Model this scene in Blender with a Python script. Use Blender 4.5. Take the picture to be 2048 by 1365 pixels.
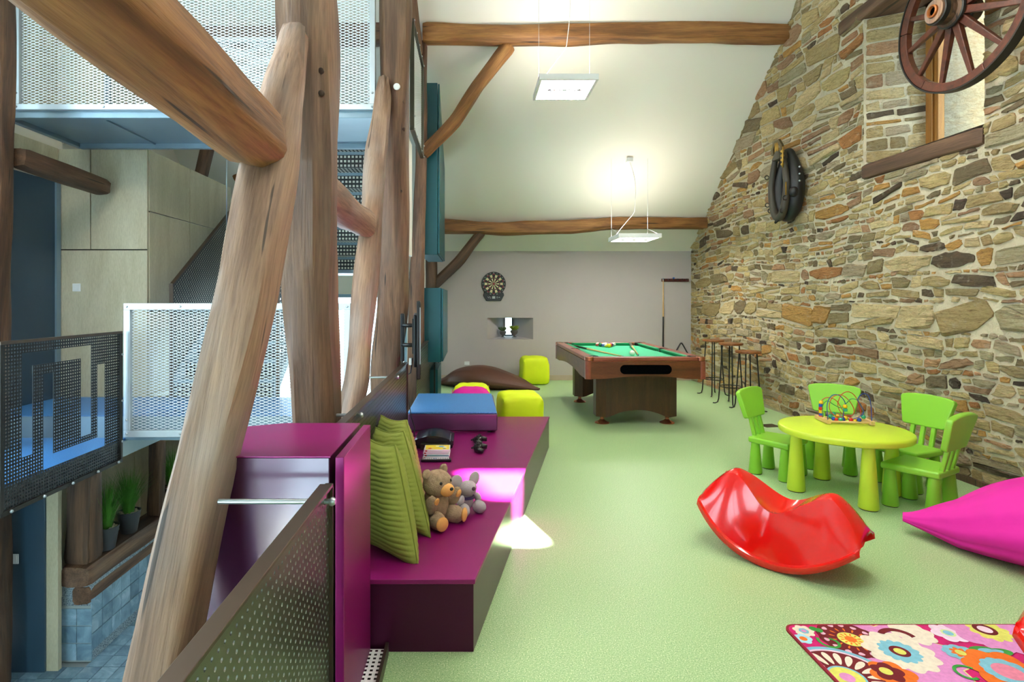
import bpy, bmesh, math, random
from math import sin, cos, pi, sqrt, atan2, radians
from mathutils import Vector, Matrix, noise

for o in list(bpy.data.objects):
    bpy.data.objects.remove(o)
SC = bpy.context.scene
COL = SC.collection

# ------------------------------------------------------------------ camera
cd = bpy.data.cameras.new('camera')
cam = bpy.data.objects.new('camera', cd)
COL.objects.link(cam)
cam.location = (0, 0, 1.42)
cam.rotation_euler = (pi / 2, 0, 0)
cd.sensor_fit = 'HORIZONTAL'
cd.sensor_width = 36
cd.lens = 36 * 1110 / 2048
cd.shift_x = (1024 - 944) / 2048
cd.shift_y = -(682.5 - 600) / 2048
cd.clip_start = 0.02
cd.clip_end = 200
SC.camera = cam

# ------------------------------------------------------------------ world, sun, exposure
W = bpy.data.worlds.new('daylight')
SC.world = W
W.use_nodes = True
bg = W.node_tree.nodes['Background']
bg.inputs[0].default_value = (0.70, 0.86, 1.0, 1)
bg.inputs[1].default_value = 9.0
sd = bpy.data.lights.new('sun', 'SUN')
sd.energy = 650
sd.angle = radians(1.6)
sd.color = (1.0, 0.95, 0.88)
sun = bpy.data.objects.new('sun', sd)
COL.objects.link(sun)
sun.location = (5, -3, 12)
sun.rotation_euler = Vector((-0.51, 0.30, -1.0)).to_track_quat('-Z', 'Y').to_euler()
SC.view_settings.view_transform = 'Standard'
SC.view_settings.look = 'None'
SC.view_settings.gamma = 1
SC.view_settings.use_curve_mapping = False
SC.view_settings.exposure = 0.5
LAMP_UP, LAMP_DOWN = 13.0, 36.0
SC.cycles.max_bounces = 9
SC.cycles.diffuse_bounces = 5
SC.cycles.glossy_bounces = 4
SC.cycles.transmission_bounces = 4
SC.cycles.transparent_max_bounces = 12
SC.cycles.caustics_reflective = False
SC.cycles.caustics_refractive = False
SC.cycles.sample_clamp_indirect = 8
SC.cycles.use_denoising = True

# ------------------------------------------------------------------ materials
def lin(c):
    if isinstance(c, str):
        c = [int(c[i:i + 2], 16) / 255 for i in (0, 2, 4)]
    return tuple((x / 12.92 if x <= .04045 else ((x + .055) / 1.055) ** 2.4) for x in c) + (1,)

class NT:
    def __init__(s, name):
        s.m = bpy.data.materials.new(name)
        s.m.use_nodes = True
        s.t = s.m.node_tree
        s.n = s.t.nodes
        s.b = s.n['Principled BSDF']
        s.out = s.n['Material Output']
    def node(s, typ, **kw):
        n = s.n.new(typ)
        for k, v in kw.items():
            setattr(n, k, v)
        return n
    def link(s, a, b):
        s.t.links.new(a, b)
    def coord(s, kind='Object', scale=(1, 1, 1), rand=False):
        tc = s.node('ShaderNodeTexCoord')
        if kind != 'World':
            src = tc.outputs[kind]
        else:
            src = s.node('ShaderNodeNewGeometry').outputs['Position']
        if rand:
            oi = s.node('ShaderNodeObjectInfo')
            mu = s.node('ShaderNodeMath', operation='MULTIPLY')
            s.link(oi.outputs['Random'], mu.inputs[0])
            mu.inputs[1].default_value = 37.0
            ad = s.node('ShaderNodeVectorMath', operation='ADD')
            s.link(src, ad.inputs[0])
            s.link(mu.outputs[0], ad.inputs[1])
            src = ad.outputs[0]
        mp = s.node('ShaderNodeMapping')
        mp.inputs['Scale'].default_value = scale
        s.link(src, mp.inputs['Vector'])
        return mp.outputs[0]
    def noise(s, vec, scale=1, detail=4, rough=.55, dist=0):
        n = s.node('ShaderNodeTexNoise')
        n.inputs['Scale'].default_value = scale
        n.inputs['Detail'].default_value = detail
        n.inputs['Roughness'].default_value = rough
        n.inputs['Distortion'].default_value = dist
        if vec is not None:
            s.link(vec, n.inputs['Vector'])
        return n.outputs['Fac']
    def ramp(s, fac, stops, interp='LINEAR'):
        r = s.node('ShaderNodeValToRGB')
        r.color_ramp.interpolation = interp
        e = r.color_ramp.elements
        while len(e) < len(stops):
            e.new(0.5)
        for i, (p, c) in enumerate(stops):
            e[i].position = p
            e[i].color = lin(c)
        s.link(fac, r.inputs[0])
        return r.outputs[0]
    def mix(s, fac, a, b, mode='MIX'):
        n = s.node('ShaderNodeMix', data_type='RGBA', blend_type=mode)
        for sock, v in ((n.inputs[0], fac), (n.inputs[6], a), (n.inputs[7], b)):
            if hasattr(v, 'is_output'):
                s.link(v, sock)
            elif isinstance(v, (int, float)):
                sock.default_value = v
            else:
                sock.default_value = lin(v)
        return n.outputs[2]
    def bump(s, h, strength=.3, dist=.01, chain=None):
        b = s.node('ShaderNodeBump')
        b.inputs['Strength'].default_value = strength
        b.inputs['Distance'].default_value = dist
        s.link(h, b.inputs['Height'])
        if chain is not None:
            s.link(chain, b.inputs['Normal'])
        return b.outputs[0]
    def fin(s, col=None, rough=.5, metal=0, normal=None, **kw):
        i = s.b.inputs
        if col is not None:
            if hasattr(col, 'is_output'):
                s.link(col, i['Base Color'])
            else:
                i['Base Color'].default_value = lin(col)
        if hasattr(rough, 'is_output'):
            s.link(rough, i['Roughness'])
        else:
            i['Roughness'].default_value = rough
        i['Metallic'].default_value = metal
        if normal is not None:
            s.link(normal, i['Normal'])
        for k, v in kw.items():
            i[k].default_value = v
        return s.m

def plain(name, c, rough=.5, metal=0, var=.06, scale=6, bumps=0, bscale=60, **kw):
    """one colour with slight mottling and optional fine relief"""
    t = NT(name)
    v = t.coord('Object', rand=True)
    l = lin(c)
    n = t.noise(v, scale, 3)
    col = t.mix(n, [max(0, min(1, x * (1 - var))) for x in hexrgb(c)], [max(0, min(1, x * (1 + var))) for x in hexrgb(c)])
    nb = None
    if bumps:
        nb = t.bump(t.noise(v, bscale, 3), bumps, .004)
    return t.fin(col, rough, metal, nb, **kw)

def hexrgb(c):
    return [int(c[i:i + 2], 16) / 255 for i in (0, 2, 4)] if isinstance(c, str) else list(c)

MT = {}
def timber_mat(name, dark, mid, light, grey, greyamt):
    t = NT(name)
    v = t.coord('Object', (7, 7, .8), rand=True)
    n1 = t.noise(v, 1.0, 6, .6, .6)
    base = t.ramp(n1, [(.3, dark), (.47, mid), (.68, light)])
    v2 = t.coord('Object', (85, 85, 4), rand=True)
    n2 = t.noise(v2, 1.0, 4, .6)
    fib = t.ramp(n2, [(.3, 'aaa098'), (.6, 'ffffff')])
    base = t.mix(.62, base, fib, 'MULTIPLY')
    v3 = t.coord('Object', (1, 1, .55), rand=True)
    n3 = t.noise(v3, 2.3, 3)
    gm = t.ramp(n3, [(.46, '000000'), (.64, greyamt)])
    col = t.mix(gm, base, grey)
    # thin dark drying cracks
    v4 = t.coord('Object', (26, 26, 1.1), rand=True)
    vn = t.noise(v4, 1.0, 2, .5, .3)
    ck = t.ramp(vn, [(.275, '1a120c'), (.315, 'ffffff')])
    col = t.mix(.8, col, ck, 'MULTIPLY')
    b = t.bump(n2, .35, .006)
    b = t.bump(n1, .45, .02, b)
    return t.fin(col, .62, 0, b)
MT['timber'] = timber_mat('old_oak', '3c291d', '684a37', '8e6b50', '7d726a', '6c6c6c')
MT['timber_pale'] = timber_mat('old_oak_pale', '56402f', '836552', 'a5846a', '918a86', 'c0c0c0')
MT['timber_dark'] = timber_mat('old_oak_dark', '2e1f17', '4b3424', '75543a', '6a5a50', '505050')
MT['timber_warm'] = timber_mat('old_oak_warm', '5a3a1d', '885a2e', 'b07d46', '6e5644', '505050')
MT['timber_brown'] = timber_mat('dark_lintel_oak', '3d2a1d', '553c2a', '735640', '5a483a', '303030')

def board(name, a, b, scale=(3, 3, .35), rough=.45, fine=.5, metal=0, coat=0):
    t = NT(name)
    v = t.coord('Object', scale, rand=True)
    n = t.noise(v, 3, 5, .6, .5)
    c = t.ramp(n, [(.3, a), (.7, b)])
    v2 = t.coord('Object', tuple(x * 22 for x in scale), rand=True)
    n2 = t.noise(v2, 3, 3)
    c = t.mix(fine, c, t.ramp(n2, [(.35, 'b8b0a8'), (.6, 'ffffff')]), 'MULTIPLY')
    t.b.inputs['Coat Weight'].default_value = coat
    return t.fin(c, rough, metal)
MT['plywood'] = board('pale_plywood', 'b9b194', 'cdc6ac', (2.2, 2.2, .35), .5, .25)
MT['walnut_h'] = board('walnut_horizontal', '4f2613', '753c20', (.5, 3, 5), .4, .5, 0, .08)
MT['walnut_v'] = board('walnut_vertical', '3c2114', '58341f', (5, 5, .5), .45, .5, 0, .05)
MT['mahogany'] = board('red_mahogany_rail', '7d3a2c', '96503c', (2, 2, 2), .3, .3, 0, .2)
MT['beech'] = board('beech', 'd9ab6c', 'e8c48c', (4, 4, 1), .4, .25)
MT['stoolwood'] = board('stool_seat_wood', '6e3c18', '9a6030', (2, 9, 4), .35, .4)
MT['wheelwood'] = board('red_brown_wheel_wood', '3a190f', '68331f', (6, 6, 6), .45, .5)
MT['framewood'] = board('window_frame_oak', '8a5a20', 'a87434', (8, 8, .6), .45, .4)

def floor_mat(name, c1, c2, c3, c4, rough=.3):
    t = NT(name)
    v = t.coord('World')
    n = t.noise(v, 190, 3, .6)
    n2 = t.noise(v, 95, 2, .6)
    c = t.ramp(n, [(.32, c1), (.44, c2), (.55, c2), (.66, c3)])
    c = t.mix(t.ramp(n2, [(.28, 'ffffff'), (.33, '000000')]), c, c4)
    rr = t.ramp(t.noise(v, 5, 3), [(.3, (rough,) * 3), (.7, (rough + .05,) * 3)])
    return t.fin(c, rough, 0, t.bump(n, .015, .002))
MT['green_floor'] = floor_mat('speckled_green_vinyl', '64945e', 'a0c28a', 'e4ecc6', '6a9a7a', .42)
MT['blue_floor'] = floor_mat('speckled_blue_vinyl', '2c62a4', '4284cc', '74b0ea', '3a6ca4', .4)

def plaster(name, a, b, rough=.9):
    t = NT(name)
    v = t.coord('World')
    c = t.mix(t.noise(v, .9, 4), a, b)
    return t.fin(c, rough, 0, t.bump(t.noise(v, 40, 4), .06, .004))
MT['white_plaster'] = plaster('white_ceiling_plaster', 'e6e3d8', 'ece9e0')
MT['taupe_plaster'] = plaster('taupe_wall_plaster', 'aea6a6', 'b8b1b0')
MT['mortar'] = None
t = NT('lime_mortar')
v = t.coord('World')
c = t.ramp(t.noise(v, 3.0, 6, .6), [(.3, 'b7ab90'), (.7, 'd3c8ab')])
bb = t.bump(t.noise(v, 30, 6, .65), .9, .02)
MT['mortar'] = t.fin(c, .95, 0, bb)

t = NT('slate_rubble_stone')
at = t.node('ShaderNodeVertexColor', layer_name='Col')
v = t.coord('World', (14, 7, 42))
n = t.noise(v, 1.0, 8, .72, 1.2)
c = t.mix(.8, at.outputs[0], t.ramp(n, [(.30, '776e5e'), (.42, 'e2dccf'), (.54, 'ffffff')]), 'MULTIPLY')
nf = t.noise(t.coord('World', (60, 40, 150)), 1.0, 4, .7)
c = t.mix(.6, c, t.ramp(nf, [(.30, '8a8274'), (.45, 'f4f0ea'), (.6, 'ffffff')]), 'MULTIPLY')
n2 = t.noise(t.coord('World', (5, 4, 7)), 1.6, 4)
c = t.mix(t.ramp(n2, [(.52, '000000'), (.72, '787878')]), c, 'b88446')
n4 = t.noise(t.coord('World', (5, 4, 9)), 2.3, 4)
c = t.mix(t.ramp(n4, [(.60, '000000'), (.76, '505050')]), c, '7c7462')
n5 = t.noise(t.coord('World', (9, 9, 9)), 1.3, 6, .7)
c = t.mix(t.ramp(n5, [(.56, '000000'), (.68, 'a0a0a0')]), c, 'd4cbb2')
b1 = t.bump(n, 1.0, .05)
b1 = t.bump(t.noise(t.coord('World'), 55, 4, .7), .5, .012, b1)
MT['stone'] = t.fin(c, .85, 0, b1)

t = NT('blue_slate_tile')
v = t.coord('Object', rand=True)
c = t.ramp(t.noise(v, 5, 6, .6, 1.2), [(.3, '6c8aa0'), (.55, '8fb0c4'), (.72, 'bcd2de')])
oi = t.node('ShaderNodeObjectInfo')
c = t.mix(.55, c, t.ramp(oi.outputs['Random'], [(0, '7f93a0'), (.5, 'c5d3da'), (1, 'ffffff')]), 'MULTIPLY')
MT['slate'] = t.fin(c, .5, 0, t.bump(t.noise(v, 18, 5), .3, .01))
MT['grout'] = plain('pale_grout', '9aa4a6', .9)
t = NT('grit_render')
v = t.coord('World')
MT['grit'] = t.fin(t.ramp(t.noise(v, 160, 2), [(.35, '3f5464'), (.6, 'a9b9c2')]), .9, 0, t.bump(t.noise(v, 160, 2), .8, .006))

MT['purple'] = plain('magenta_metal_laminate', '8c1066', .32, .3, .03)
MT['purple_shaded'] = plain('shaded_magenta_laminate', '4a1038', .3, .55, .03)  # bench sides: magenta laminate with their dim reflection darkened into the colour
MT['cabinet'] = plain('plum_lacquer', '4c1044', .3, .3, .03, **{'Coat Weight': 1.0, 'Coat Roughness': .14, 'Coat IOR': 1.7})
MT['step_side'] = plain('mauve_metal_laminate', '6a4066', .32, .5, .03)
MT['pink'] = plain('hot_pink_fabric', 'e013a0', .75, 0, .05, 5, .15, 30)
MT['lime'] = plain('lime_fabric', 'dbee12', .7, 0, .05, 4, .2, 25)
MT['brown'] = plain('brown_fabric', '573426', .6, 0, .08, 5, .2, 25)
MT['limeplastic'] = plain('lime_green_plastic', 'c6de3a', .35, 0, .02)
MT['greenplastic'] = plain('apple_green_plastic', '8cca3a', .35, 0, .02)
MT['redplastic'] = plain('red_plastic', 'e40e08', .16, 0, .02, **{'Coat Weight': .4})
MT['steel'] = plain('brushed_steel', 'b4bcc2', .3, .85, .05)
MT['galv'] = plain('pale_coated_steel', 'c3ccd2', .4, .55, .03)
MT['whitemesh'] = plain('white_expanded_metal', 'e8eef2', .45, .15, .02)
MT['darkmetal'] = plain('dark_bronze_sheet', '5d5d52', .3, .8, .06)
MT['blackmetal'] = plain('black_steel_sheet', '0d1013', .5, 0, .06)
MT['bronze'] = plain('bronze_edge', '56493f', .4, .7, .08)
MT['bluepaint'] = plain('grey_blue_painted_steel', '7d94a2', .35, .25, .04)
MT['bluedoor'] = plain('dark_blue_door_paint', '2c4456', .4, 0, .08, 2)
MT['teal'] = plain('petrol_teal_lacquer', '0b525e', .38, 0, .03)
MT['iron'] = plain('wrought_iron', '33322f', .5, .6, .12)
MT['felt'] = plain('green_baize', '3fb98a', .85, 0, .04, 3, .1, 200)
MT['cushion_felt'] = plain('green_rail_baize', '1f8f63', .8, 0, .04)
MT['black'] = plain('black_plastic', '0f1013', .3, 0, .05)
MT['blackmatte'] = plain('black_leather', '17181a', .45, 0, .1, 8, .2, 60)
MT['copper'] = plain('copper_cap', 'b8755a', .25, .85, .05)
MT['white'] = plain('white_plastic', 'eef0f0', .35, 0, .01)
MT['whitepaint'] = plain('white_paint', 'e6e6e2', .5, 0, .02)
MT['brass'] = plain('brass', 'c09a4c', .3, .85, .1)
MT['fur'] = plain('brown_plush', 'a1886f', .95, 0, .2, 40, 1.0, 160)
MT['plush_tan'] = plain('tan_plush', 'e8a862', .9, 0, .06, 20, .3, 120)
MT['plush_grey'] = plain('grey_plush', 'b3a8ae', .95, 0, .06, 20, .4, 140)
MT['olive'] = plain('olive_corduroy', '848e38', .8, 0, .1, 9, .2, 120)
MT['grass'] = plain('grass_green', '437d20', .6, 0, .3, 12)
MT['pot'] = plain('dark_ceramic', '3a3b3d', .35, 0, .08)
MT['gravel'] = plain('pale_pebbles', 'cdbfa8', .8, 0, .2, 60, .8, 90)
MT['gap'] = plain('dark_joint', '2b2620', .9)
MT['rope'] = plain('white_cable', 'f2f2ee', .6)

def emit(name, c, s):
    m = bpy.data.materials.new(name)
    m.use_nodes = True
    nt = m.node_tree
    nt.nodes.clear()
    e = nt.nodes.new('ShaderNodeEmission')
    e.inputs[0].default_value = lin(c)
    e.inputs[1].default_value = s
    o = nt.nodes.new('ShaderNodeOutputMaterial')
    nt.links.new(e.outputs[0], o.inputs[0])
    return m
MT['lamp_down'] = emit('lamp_diffuser_glow', 'fffaee', LAMP_DOWN)
MT['lamp_up'] = emit('lamp_uplight_glow', 'fff8e8', LAMP_UP)

def glass(name, tint, refl=.05):
    m = bpy.data.materials.new(name)
    m.use_nodes = True
    nt = m.node_tree
    nt.nodes.clear()
    tr = nt.nodes.new('ShaderNodeBsdfTransparent')
    tr.inputs[0].default_value = lin(tint)
    gl = nt.nodes.new('ShaderNodeBsdfGlossy')
    gl.inputs['Roughness'].default_value = .02
    mx = nt.nodes.new('ShaderNodeMixShader')
    mx.inputs[0].default_value = refl
    nt.links.new(tr.outputs[0], mx.inputs[1])
    nt.links.new(gl.outputs[0], mx.inputs[2])
    o = nt.nodes.new('ShaderNodeOutputMaterial')
    nt.links.new(mx.outputs[0], o.inputs[0])
    return m
MT['glass'] = glass('clear_window_glass', 'f4fbfa')

_pc = {}
def paint(c, rough=.4, metal=0, **kw):
    k = (c, rough, metal)
    if k not in _pc:
        _pc[k] = plain('paint_' + c, c, rough, metal, .03, **kw)
    return _pc[k]

# ------------------------------------------------------------------ mesh helpers
def link(o, parent=None):
    COL.objects.link(o)
    if parent is not None:
        o.parent = parent
    return o

def tag(o, label=None, cat=None, group=None, kind=None):
    if label:
        o['label'] = label
    if cat:
        o['category'] = cat
    if group:
        o['group'] = group
    if kind:
        o['kind'] = kind
    return o

def thing(name, label, cat, loc=(0, 0, 0), rz=0, group=None, parent=None):
    o = bpy.data.objects.new(name, None)
    o.empty_display_size = .05
    link(o, parent)
    o.location = loc
    o.rotation_euler = (0, 0, rz)
    return tag(o, label, cat, group)

def copy_tree(o, parent=None):
    c = o.copy()
    link(c, parent)
    c.parent = parent
    for ch in list(o.children):
        copy_tree(ch, c)
    return c

class MB:
    def __init__(s):
        s.v = []
        s.f = []
    def add(s, vs, fs, M=None):
        k = len(s.v)
        s.v += [tuple(M @ Vector(p)) for p in vs] if M is not None else [tuple(p) for p in vs]
        s.f += [tuple(i + k for i in f) for f in fs]
        return s
    def box(s, x0, x1, y0, y1, z0, z1, M=None):
        return s.add([(x0, y0, z0), (x1, y0, z0), (x1, y1, z0), (x0, y1, z0), (x0, y0, z1), (x1, y0, z1), (x1, y1, z1), (x0, y1, z1)],
                     [(0, 3, 2, 1), (4, 5, 6, 7), (0, 1, 5, 4), (1, 2, 6, 5), (2, 3, 7, 6), (3, 0, 4, 7)], M)
    def hexa(s, p, M=None):
        """8 corners, bottom ring then top ring"""
        return s.add(p, [(0, 3, 2, 1), (4, 5, 6, 7), (0, 1, 5, 4), (1, 2, 6, 5), (2, 3, 7, 6), (3, 0, 4, 7)], M)
    def prism(s, poly, z0, z1, M=None):
        n = len(poly)
        vs = [(p[0], p[1], z0) for p in poly] + [(p[0], p[1], z1) for p in poly]
        fs = [tuple(range(n - 1, -1, -1)), tuple(range(n, 2 * n))]
        fs += [(i, (i + 1) % n, n + (i + 1) % n, n + i) for i in range(n)]
        return s.add(vs, fs, M)
    def tube(s, pts, r, n=8, caps=True, M=None, closed=False, flat=None):
        pts = [Vector(p) for p in pts]
        m = len(pts)
        rs = r if isinstance(r, (list, tuple)) else [r] * m
        ref = None
        vs, fs = [], []
        for i, p in enumerate(pts):
            if closed:
                d = pts[(i + 1) % m] - pts[i - 1]
            else:
                d = pts[min(i + 1, m - 1)] - pts[max(i - 1, 0)]
            d = d.normalized() if d.length > 1e-9 else Vector((0, 0, 1))
            if ref is None:
                ref = Vector((0, 0, 1)) if abs(d.z) < .9 else Vector((1, 0, 0))
            a = (ref - d * ref.dot(d)).normalized()
            b = d.cross(a)
            ref = a
            for k in range(n):
                t = 2 * pi * (k + .5) / n
                fb = flat if flat else 1
                vs.append(p + a * cos(t) * rs[i] + b * sin(t) * rs[i] * fb)
        for i in range(m if closed else m - 1):
            for k in range(n):
                j = (i + 1) % m
                fs.append((i * n + k, i * n + (k + 1) % n, j * n + (k + 1) % n, j * n + k))
        if caps and not closed:
            fs.append(tuple(range(n - 1, -1, -1)))
            fs.append(tuple((m - 1) * n + k for k in range(n)))
        return s.add(vs, fs, M)
    def lathe(s, prof, n=20, M=None, cap=True):
        vs, fs = [], []
        for r, z in prof:
            for k in range(n):
                t = 2 * pi * k / n
                vs.append((r * cos(t), r * sin(t), z))
        for i in range(len(prof) - 1):
            for k in range(n):
                fs.append((i * n + k, i * n + (k + 1) % n, (i + 1) * n + (k + 1) % n, (i + 1) * n + k))
        if cap:
            fs.append(tuple(range(n - 1, -1, -1)))
            fs.append(tuple((len(prof) - 1) * n + k for k in range(n)))
        return s.add(vs, fs, M)
    def grid(s, fn, nu, nv, wrapu=False, M=None, flip=False):
        vs = [fn(i / nu, j / nv) for j in range(nv + 1) for i in range(nu if wrapu else nu + 1)]
        w = nu if wrapu else nu + 1
        fs = []
        for j in range(nv):
            for i in range(nu):
                a, b = j * w + i, j * w + (i + 1) % w
                q = (a, b, b + w, a + w)
                fs.append(q[::-1] if flip else q)
        return s.add(vs, fs, M)
    def ball(s, c, r, nu=16, nv=10, e=1.0, jit=0, seed=0, M=None):
        r = r if isinstance(r, (tuple, list)) else (r, r, r)
        def pw(x):
            return math.copysign(abs(x) ** e, x)
        def fn(u, v):
            a, b = 2 * pi * u, pi * (v - .5)
            d = Vector((pw(cos(b)) * pw(cos(a)), pw(cos(b)) * pw(sin(a)), pw(sin(b))))
            k = 1
            if jit:
                k += jit * noise.noise(d * 9 + Vector((seed, 0, 0))) + jit * .6 * noise.noise(d * 23 + Vector((0, seed, 0)))
            p = Vector((d.x * r[0], d.y * r[1], d.z * r[2])) * k
            return p + Vector(c)
        return s.grid(fn, nu, nv, True, M)
    def mesh(s, name, mat, smooth=False, sharp=None):
        me = bpy.data.meshes.new(name)
        me.from_pydata([tuple(x) for x in s.v], [], s.f)
        me.validate()
        if mat is not None:
            me.materials.append(mat)
        if smooth:
            me.polygons.foreach_set('use_smooth', [True] * len(me.polygons))
            if sharp:
                me.set_sharp_from_angle(angle=radians(sharp))
        me.update()
        return me
    def build(s, name, mat, parent=None, smooth=False, sharp=None, bevel=0, seg=2, loc=None, rz=None, weld=False):
        me = s.mesh(name, mat, smooth, sharp)
        if weld:
            bm = bmesh.new()
            bm.from_mesh(me)
            bmesh.ops.remove_doubles(bm, verts=bm.verts, dist=1e-5)
            bmesh.ops.recalc_face_normals(bm, faces=bm.faces)
            bm.to_mesh(me)
            bm.free()
            if smooth and sharp:
                me.set_sharp_from_angle(angle=radians(sharp))
        o = bpy.data.objects.new(name, me)
        link(o, parent)
        if loc is not None:
            o.location = loc
        if rz is not None:
            o.rotation_euler = (0, 0, rz)
        if bevel:
            b = o.modifiers.new('bevel', 'BEVEL')
            b.width = bevel
            b.segments = seg
            b.limit_method = 'ANGLE'
            b.angle_limit = radians(35)
            me.polygons.foreach_set('use_smooth', [True] * len(me.polygons))
            b.harden_normals = True
        return o

def rot(ax, a):
    return Matrix.Rotation(a, 4, ax)
def tr(x, y, z):
    return Matrix.Translation((x, y, z))
def frame(o, x, y, z):
    """matrix with the given basis vectors and origin"""
    x, y, z, o = Vector(x), Vector(y), Vector(z), Vector(o)
    return Matrix(((x.x, y.x, z.x, o.x), (x.y, y.y, z.y, o.y), (x.z, y.z, z.z, o.z), (0, 0, 0, 1)))
def boxpart(name, mat, parent, x0, x1, y0, y1, z0, z1, bevel=0):
    cx, cy, cz = (x0 + x1) / 2, (y0 + y1) / 2, (z0 + z1) / 2
    return MB().box(x0 - cx, x1 - cx, y0 - cy, y1 - cy, z0 - cz, z1 - cz).build(name, mat, parent, bevel=bevel, loc=(cx, cy, cz))
def struct(o):
    o['kind'] = 'structure'
    return o
def lerp(a, b, t):
    return a + (b - a) * t
def rrect(w, h, r, n=5):
    """rounded rectangle outline centred on 0"""
    out = []
    for cx, cy, a0 in ((w / 2 - r, h / 2 - r, 0), (-w / 2 + r, h / 2 - r, pi / 2), (-w / 2 + r, -h / 2 + r, pi), (w / 2 - r, -h / 2 + r, 1.5 * pi)):
        for k in range(n + 1):
            a = a0 + pi / 2 * k / n
            out.append((cx + r * cos(a), cy + r * sin(a)))
    return out

# ------------------------------------------------------------------ hewn timber
def timber(name, label, cat, path, mat, seed=0, group=None, wob=.012, sq=.62, n=22, parent=None, up=None):
    """path: (x, y, z, width, depth) stations, irregular hewn section"""
    P = [Vector(p[:3]) for p in path]
    p0, p1 = P[0], P[-1]
    zax = (p1 - p0).normalized()
    ref = Vector((1, 0, 0)) if abs(zax.x) < .8 else Vector((0, 1, 0))
    xax = (ref - zax * ref.dot(zax)).normalized()
    yax = zax.cross(xax)
    R = frame(p0, xax, yax, zax)
    Ri = R.inverted()
    L = [Ri @ p for p in P]
    length = (p1 - p0).length
    rings = max(8, int(length / .05))
    mb = MB()
    vs, fs = [], []
    so = Vector((seed * 7.31, seed * 3.17, seed * 1.91))
    def at(tz):
        for i in range(len(L) - 1):
            if tz <= L[i + 1].z or i == len(L) - 2:
                q = (tz - L[i].z) / max(1e-6, L[i + 1].z - L[i].z)
                q = max(0, min(1, q))
                e = q * q * (3 - 2 * q) * .5 + q * .5
                return (lerp(L[i].x, L[i + 1].x, e), lerp(L[i].y, L[i + 1].y, e), lerp(path[i][3], path[i + 1][3], e), lerp(path[i][4], path[i + 1][4], e))
    for i in range(rings + 1):
        z = length * i / rings
        cx, cy, w, h = at(z)
        endk = 1 - .10 * max(0, 1 - min(z, length - z) / .03)
        for k in range(n):
            a = 2 * pi * k / n + .3
            c, s_ = cos(a), sin(a)
            px = math.copysign(abs(c) ** sq, c) * w / 2 * endk
            py = math.copysign(abs(s_) ** sq, s_) * h / 2 * endk
            d = Vector((c, s_, z * .9)) * 1.6 + so
            k1 = noise.noise(d) * wob * 1.6 + noise.noise(Vector((c * 3, s_ * 3, z * 1.3)) + so) * wob + noise.noise(Vector((c * 9, s_ * 9, z * 2.5)) + so) * wob * .35
            r = Vector((px, py))
            r = r * (1 + k1 / max(.02, r.length))
            wx = noise.noise(Vector((seed, 0, z * .8))) * wob * .9
            wy = noise.noise(Vector((0, seed, z * .8))) * wob * .9
            vs.append((cx + r.x + wx, cy + r.y + wy, z))
    for i in range(rings):
        for k in range(n):
            fs.append((i * n + k, i * n + (k + 1) % n, (i + 1) * n + (k + 1) % n, (i + 1) * n + k))
    fs.append(tuple(range(n - 1, -1, -1)))
    fs.append(tuple(rings * n + k for k in range(n)))
    mb.add(vs, fs)
    o = mb.build(name, mat, parent, smooth=True, sharp=50)
    o.matrix_world = R
    if label:
        tag(o, label, cat, group)
    return o

# ------------------------------------------------------------------ perforated and expanded sheet
def perf(w, h, pitch, hr, skip=None, stag=True, sides=6, square=False):
    """sheet in the xy plane with real holes"""
    mb = MB()
    nx, ny = max(1, int(round(w / pitch))), max(1, int(round(h / pitch)))
    px, py = w / nx, h / ny
    for j in range(ny):
        sh = px / 2 if (stag and j % 2) else 0
        y0 = j * py
        cols = []
        if sh:
            cols.append((0, sh, False))
            cols += [(sh + i * px, sh + (i + 1) * px, True) for i in range(nx - 1)]
            cols.append((w - sh, w, False))
        else:
            cols = [(i * px, (i + 1) * px, True) for i in range(nx)]
        for x0, x1, hole in cols:
            cx, cy = (x0 + x1) / 2, y0 + py / 2
            if skip and skip(cx, cy):
                continue
            if not hole:
                mb.add([(x0, y0, 0), (x1, y0, 0), (x1, y0 + py, 0), (x0, y0 + py, 0)], [(0, 1, 2, 3)])
                continue
            o = [(x1, cy, 0), (x1, y0 + py, 0), (cx, y0 + py, 0), (x0, y0 + py, 0), (x0, cy, 0), (x0, y0, 0), (cx, y0, 0), (x1, y0, 0)]
            if square:
                oc = [o[1], o[3], o[5], o[7]]
                q = hr
                ic = [(cx + q, cy + q, 0), (cx - q, cy + q, 0), (cx - q, cy - q, 0), (cx + q, cy - q, 0)]
                mb.add(oc + ic, [(i, (i + 1) % 4, 4 + (i + 1) % 4, 4 + i) for i in range(4)])
            else:
                ic = [(cx + hr * cos(pi / 4 * k), cy + hr * sin(pi / 4 * k), 0) for k in range(8)]
                mb.add(o + ic, [(i, (i + 1) % 8, 8 + (i + 1) % 8, 8 + i) for i in range(8)])
    return mb

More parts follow.
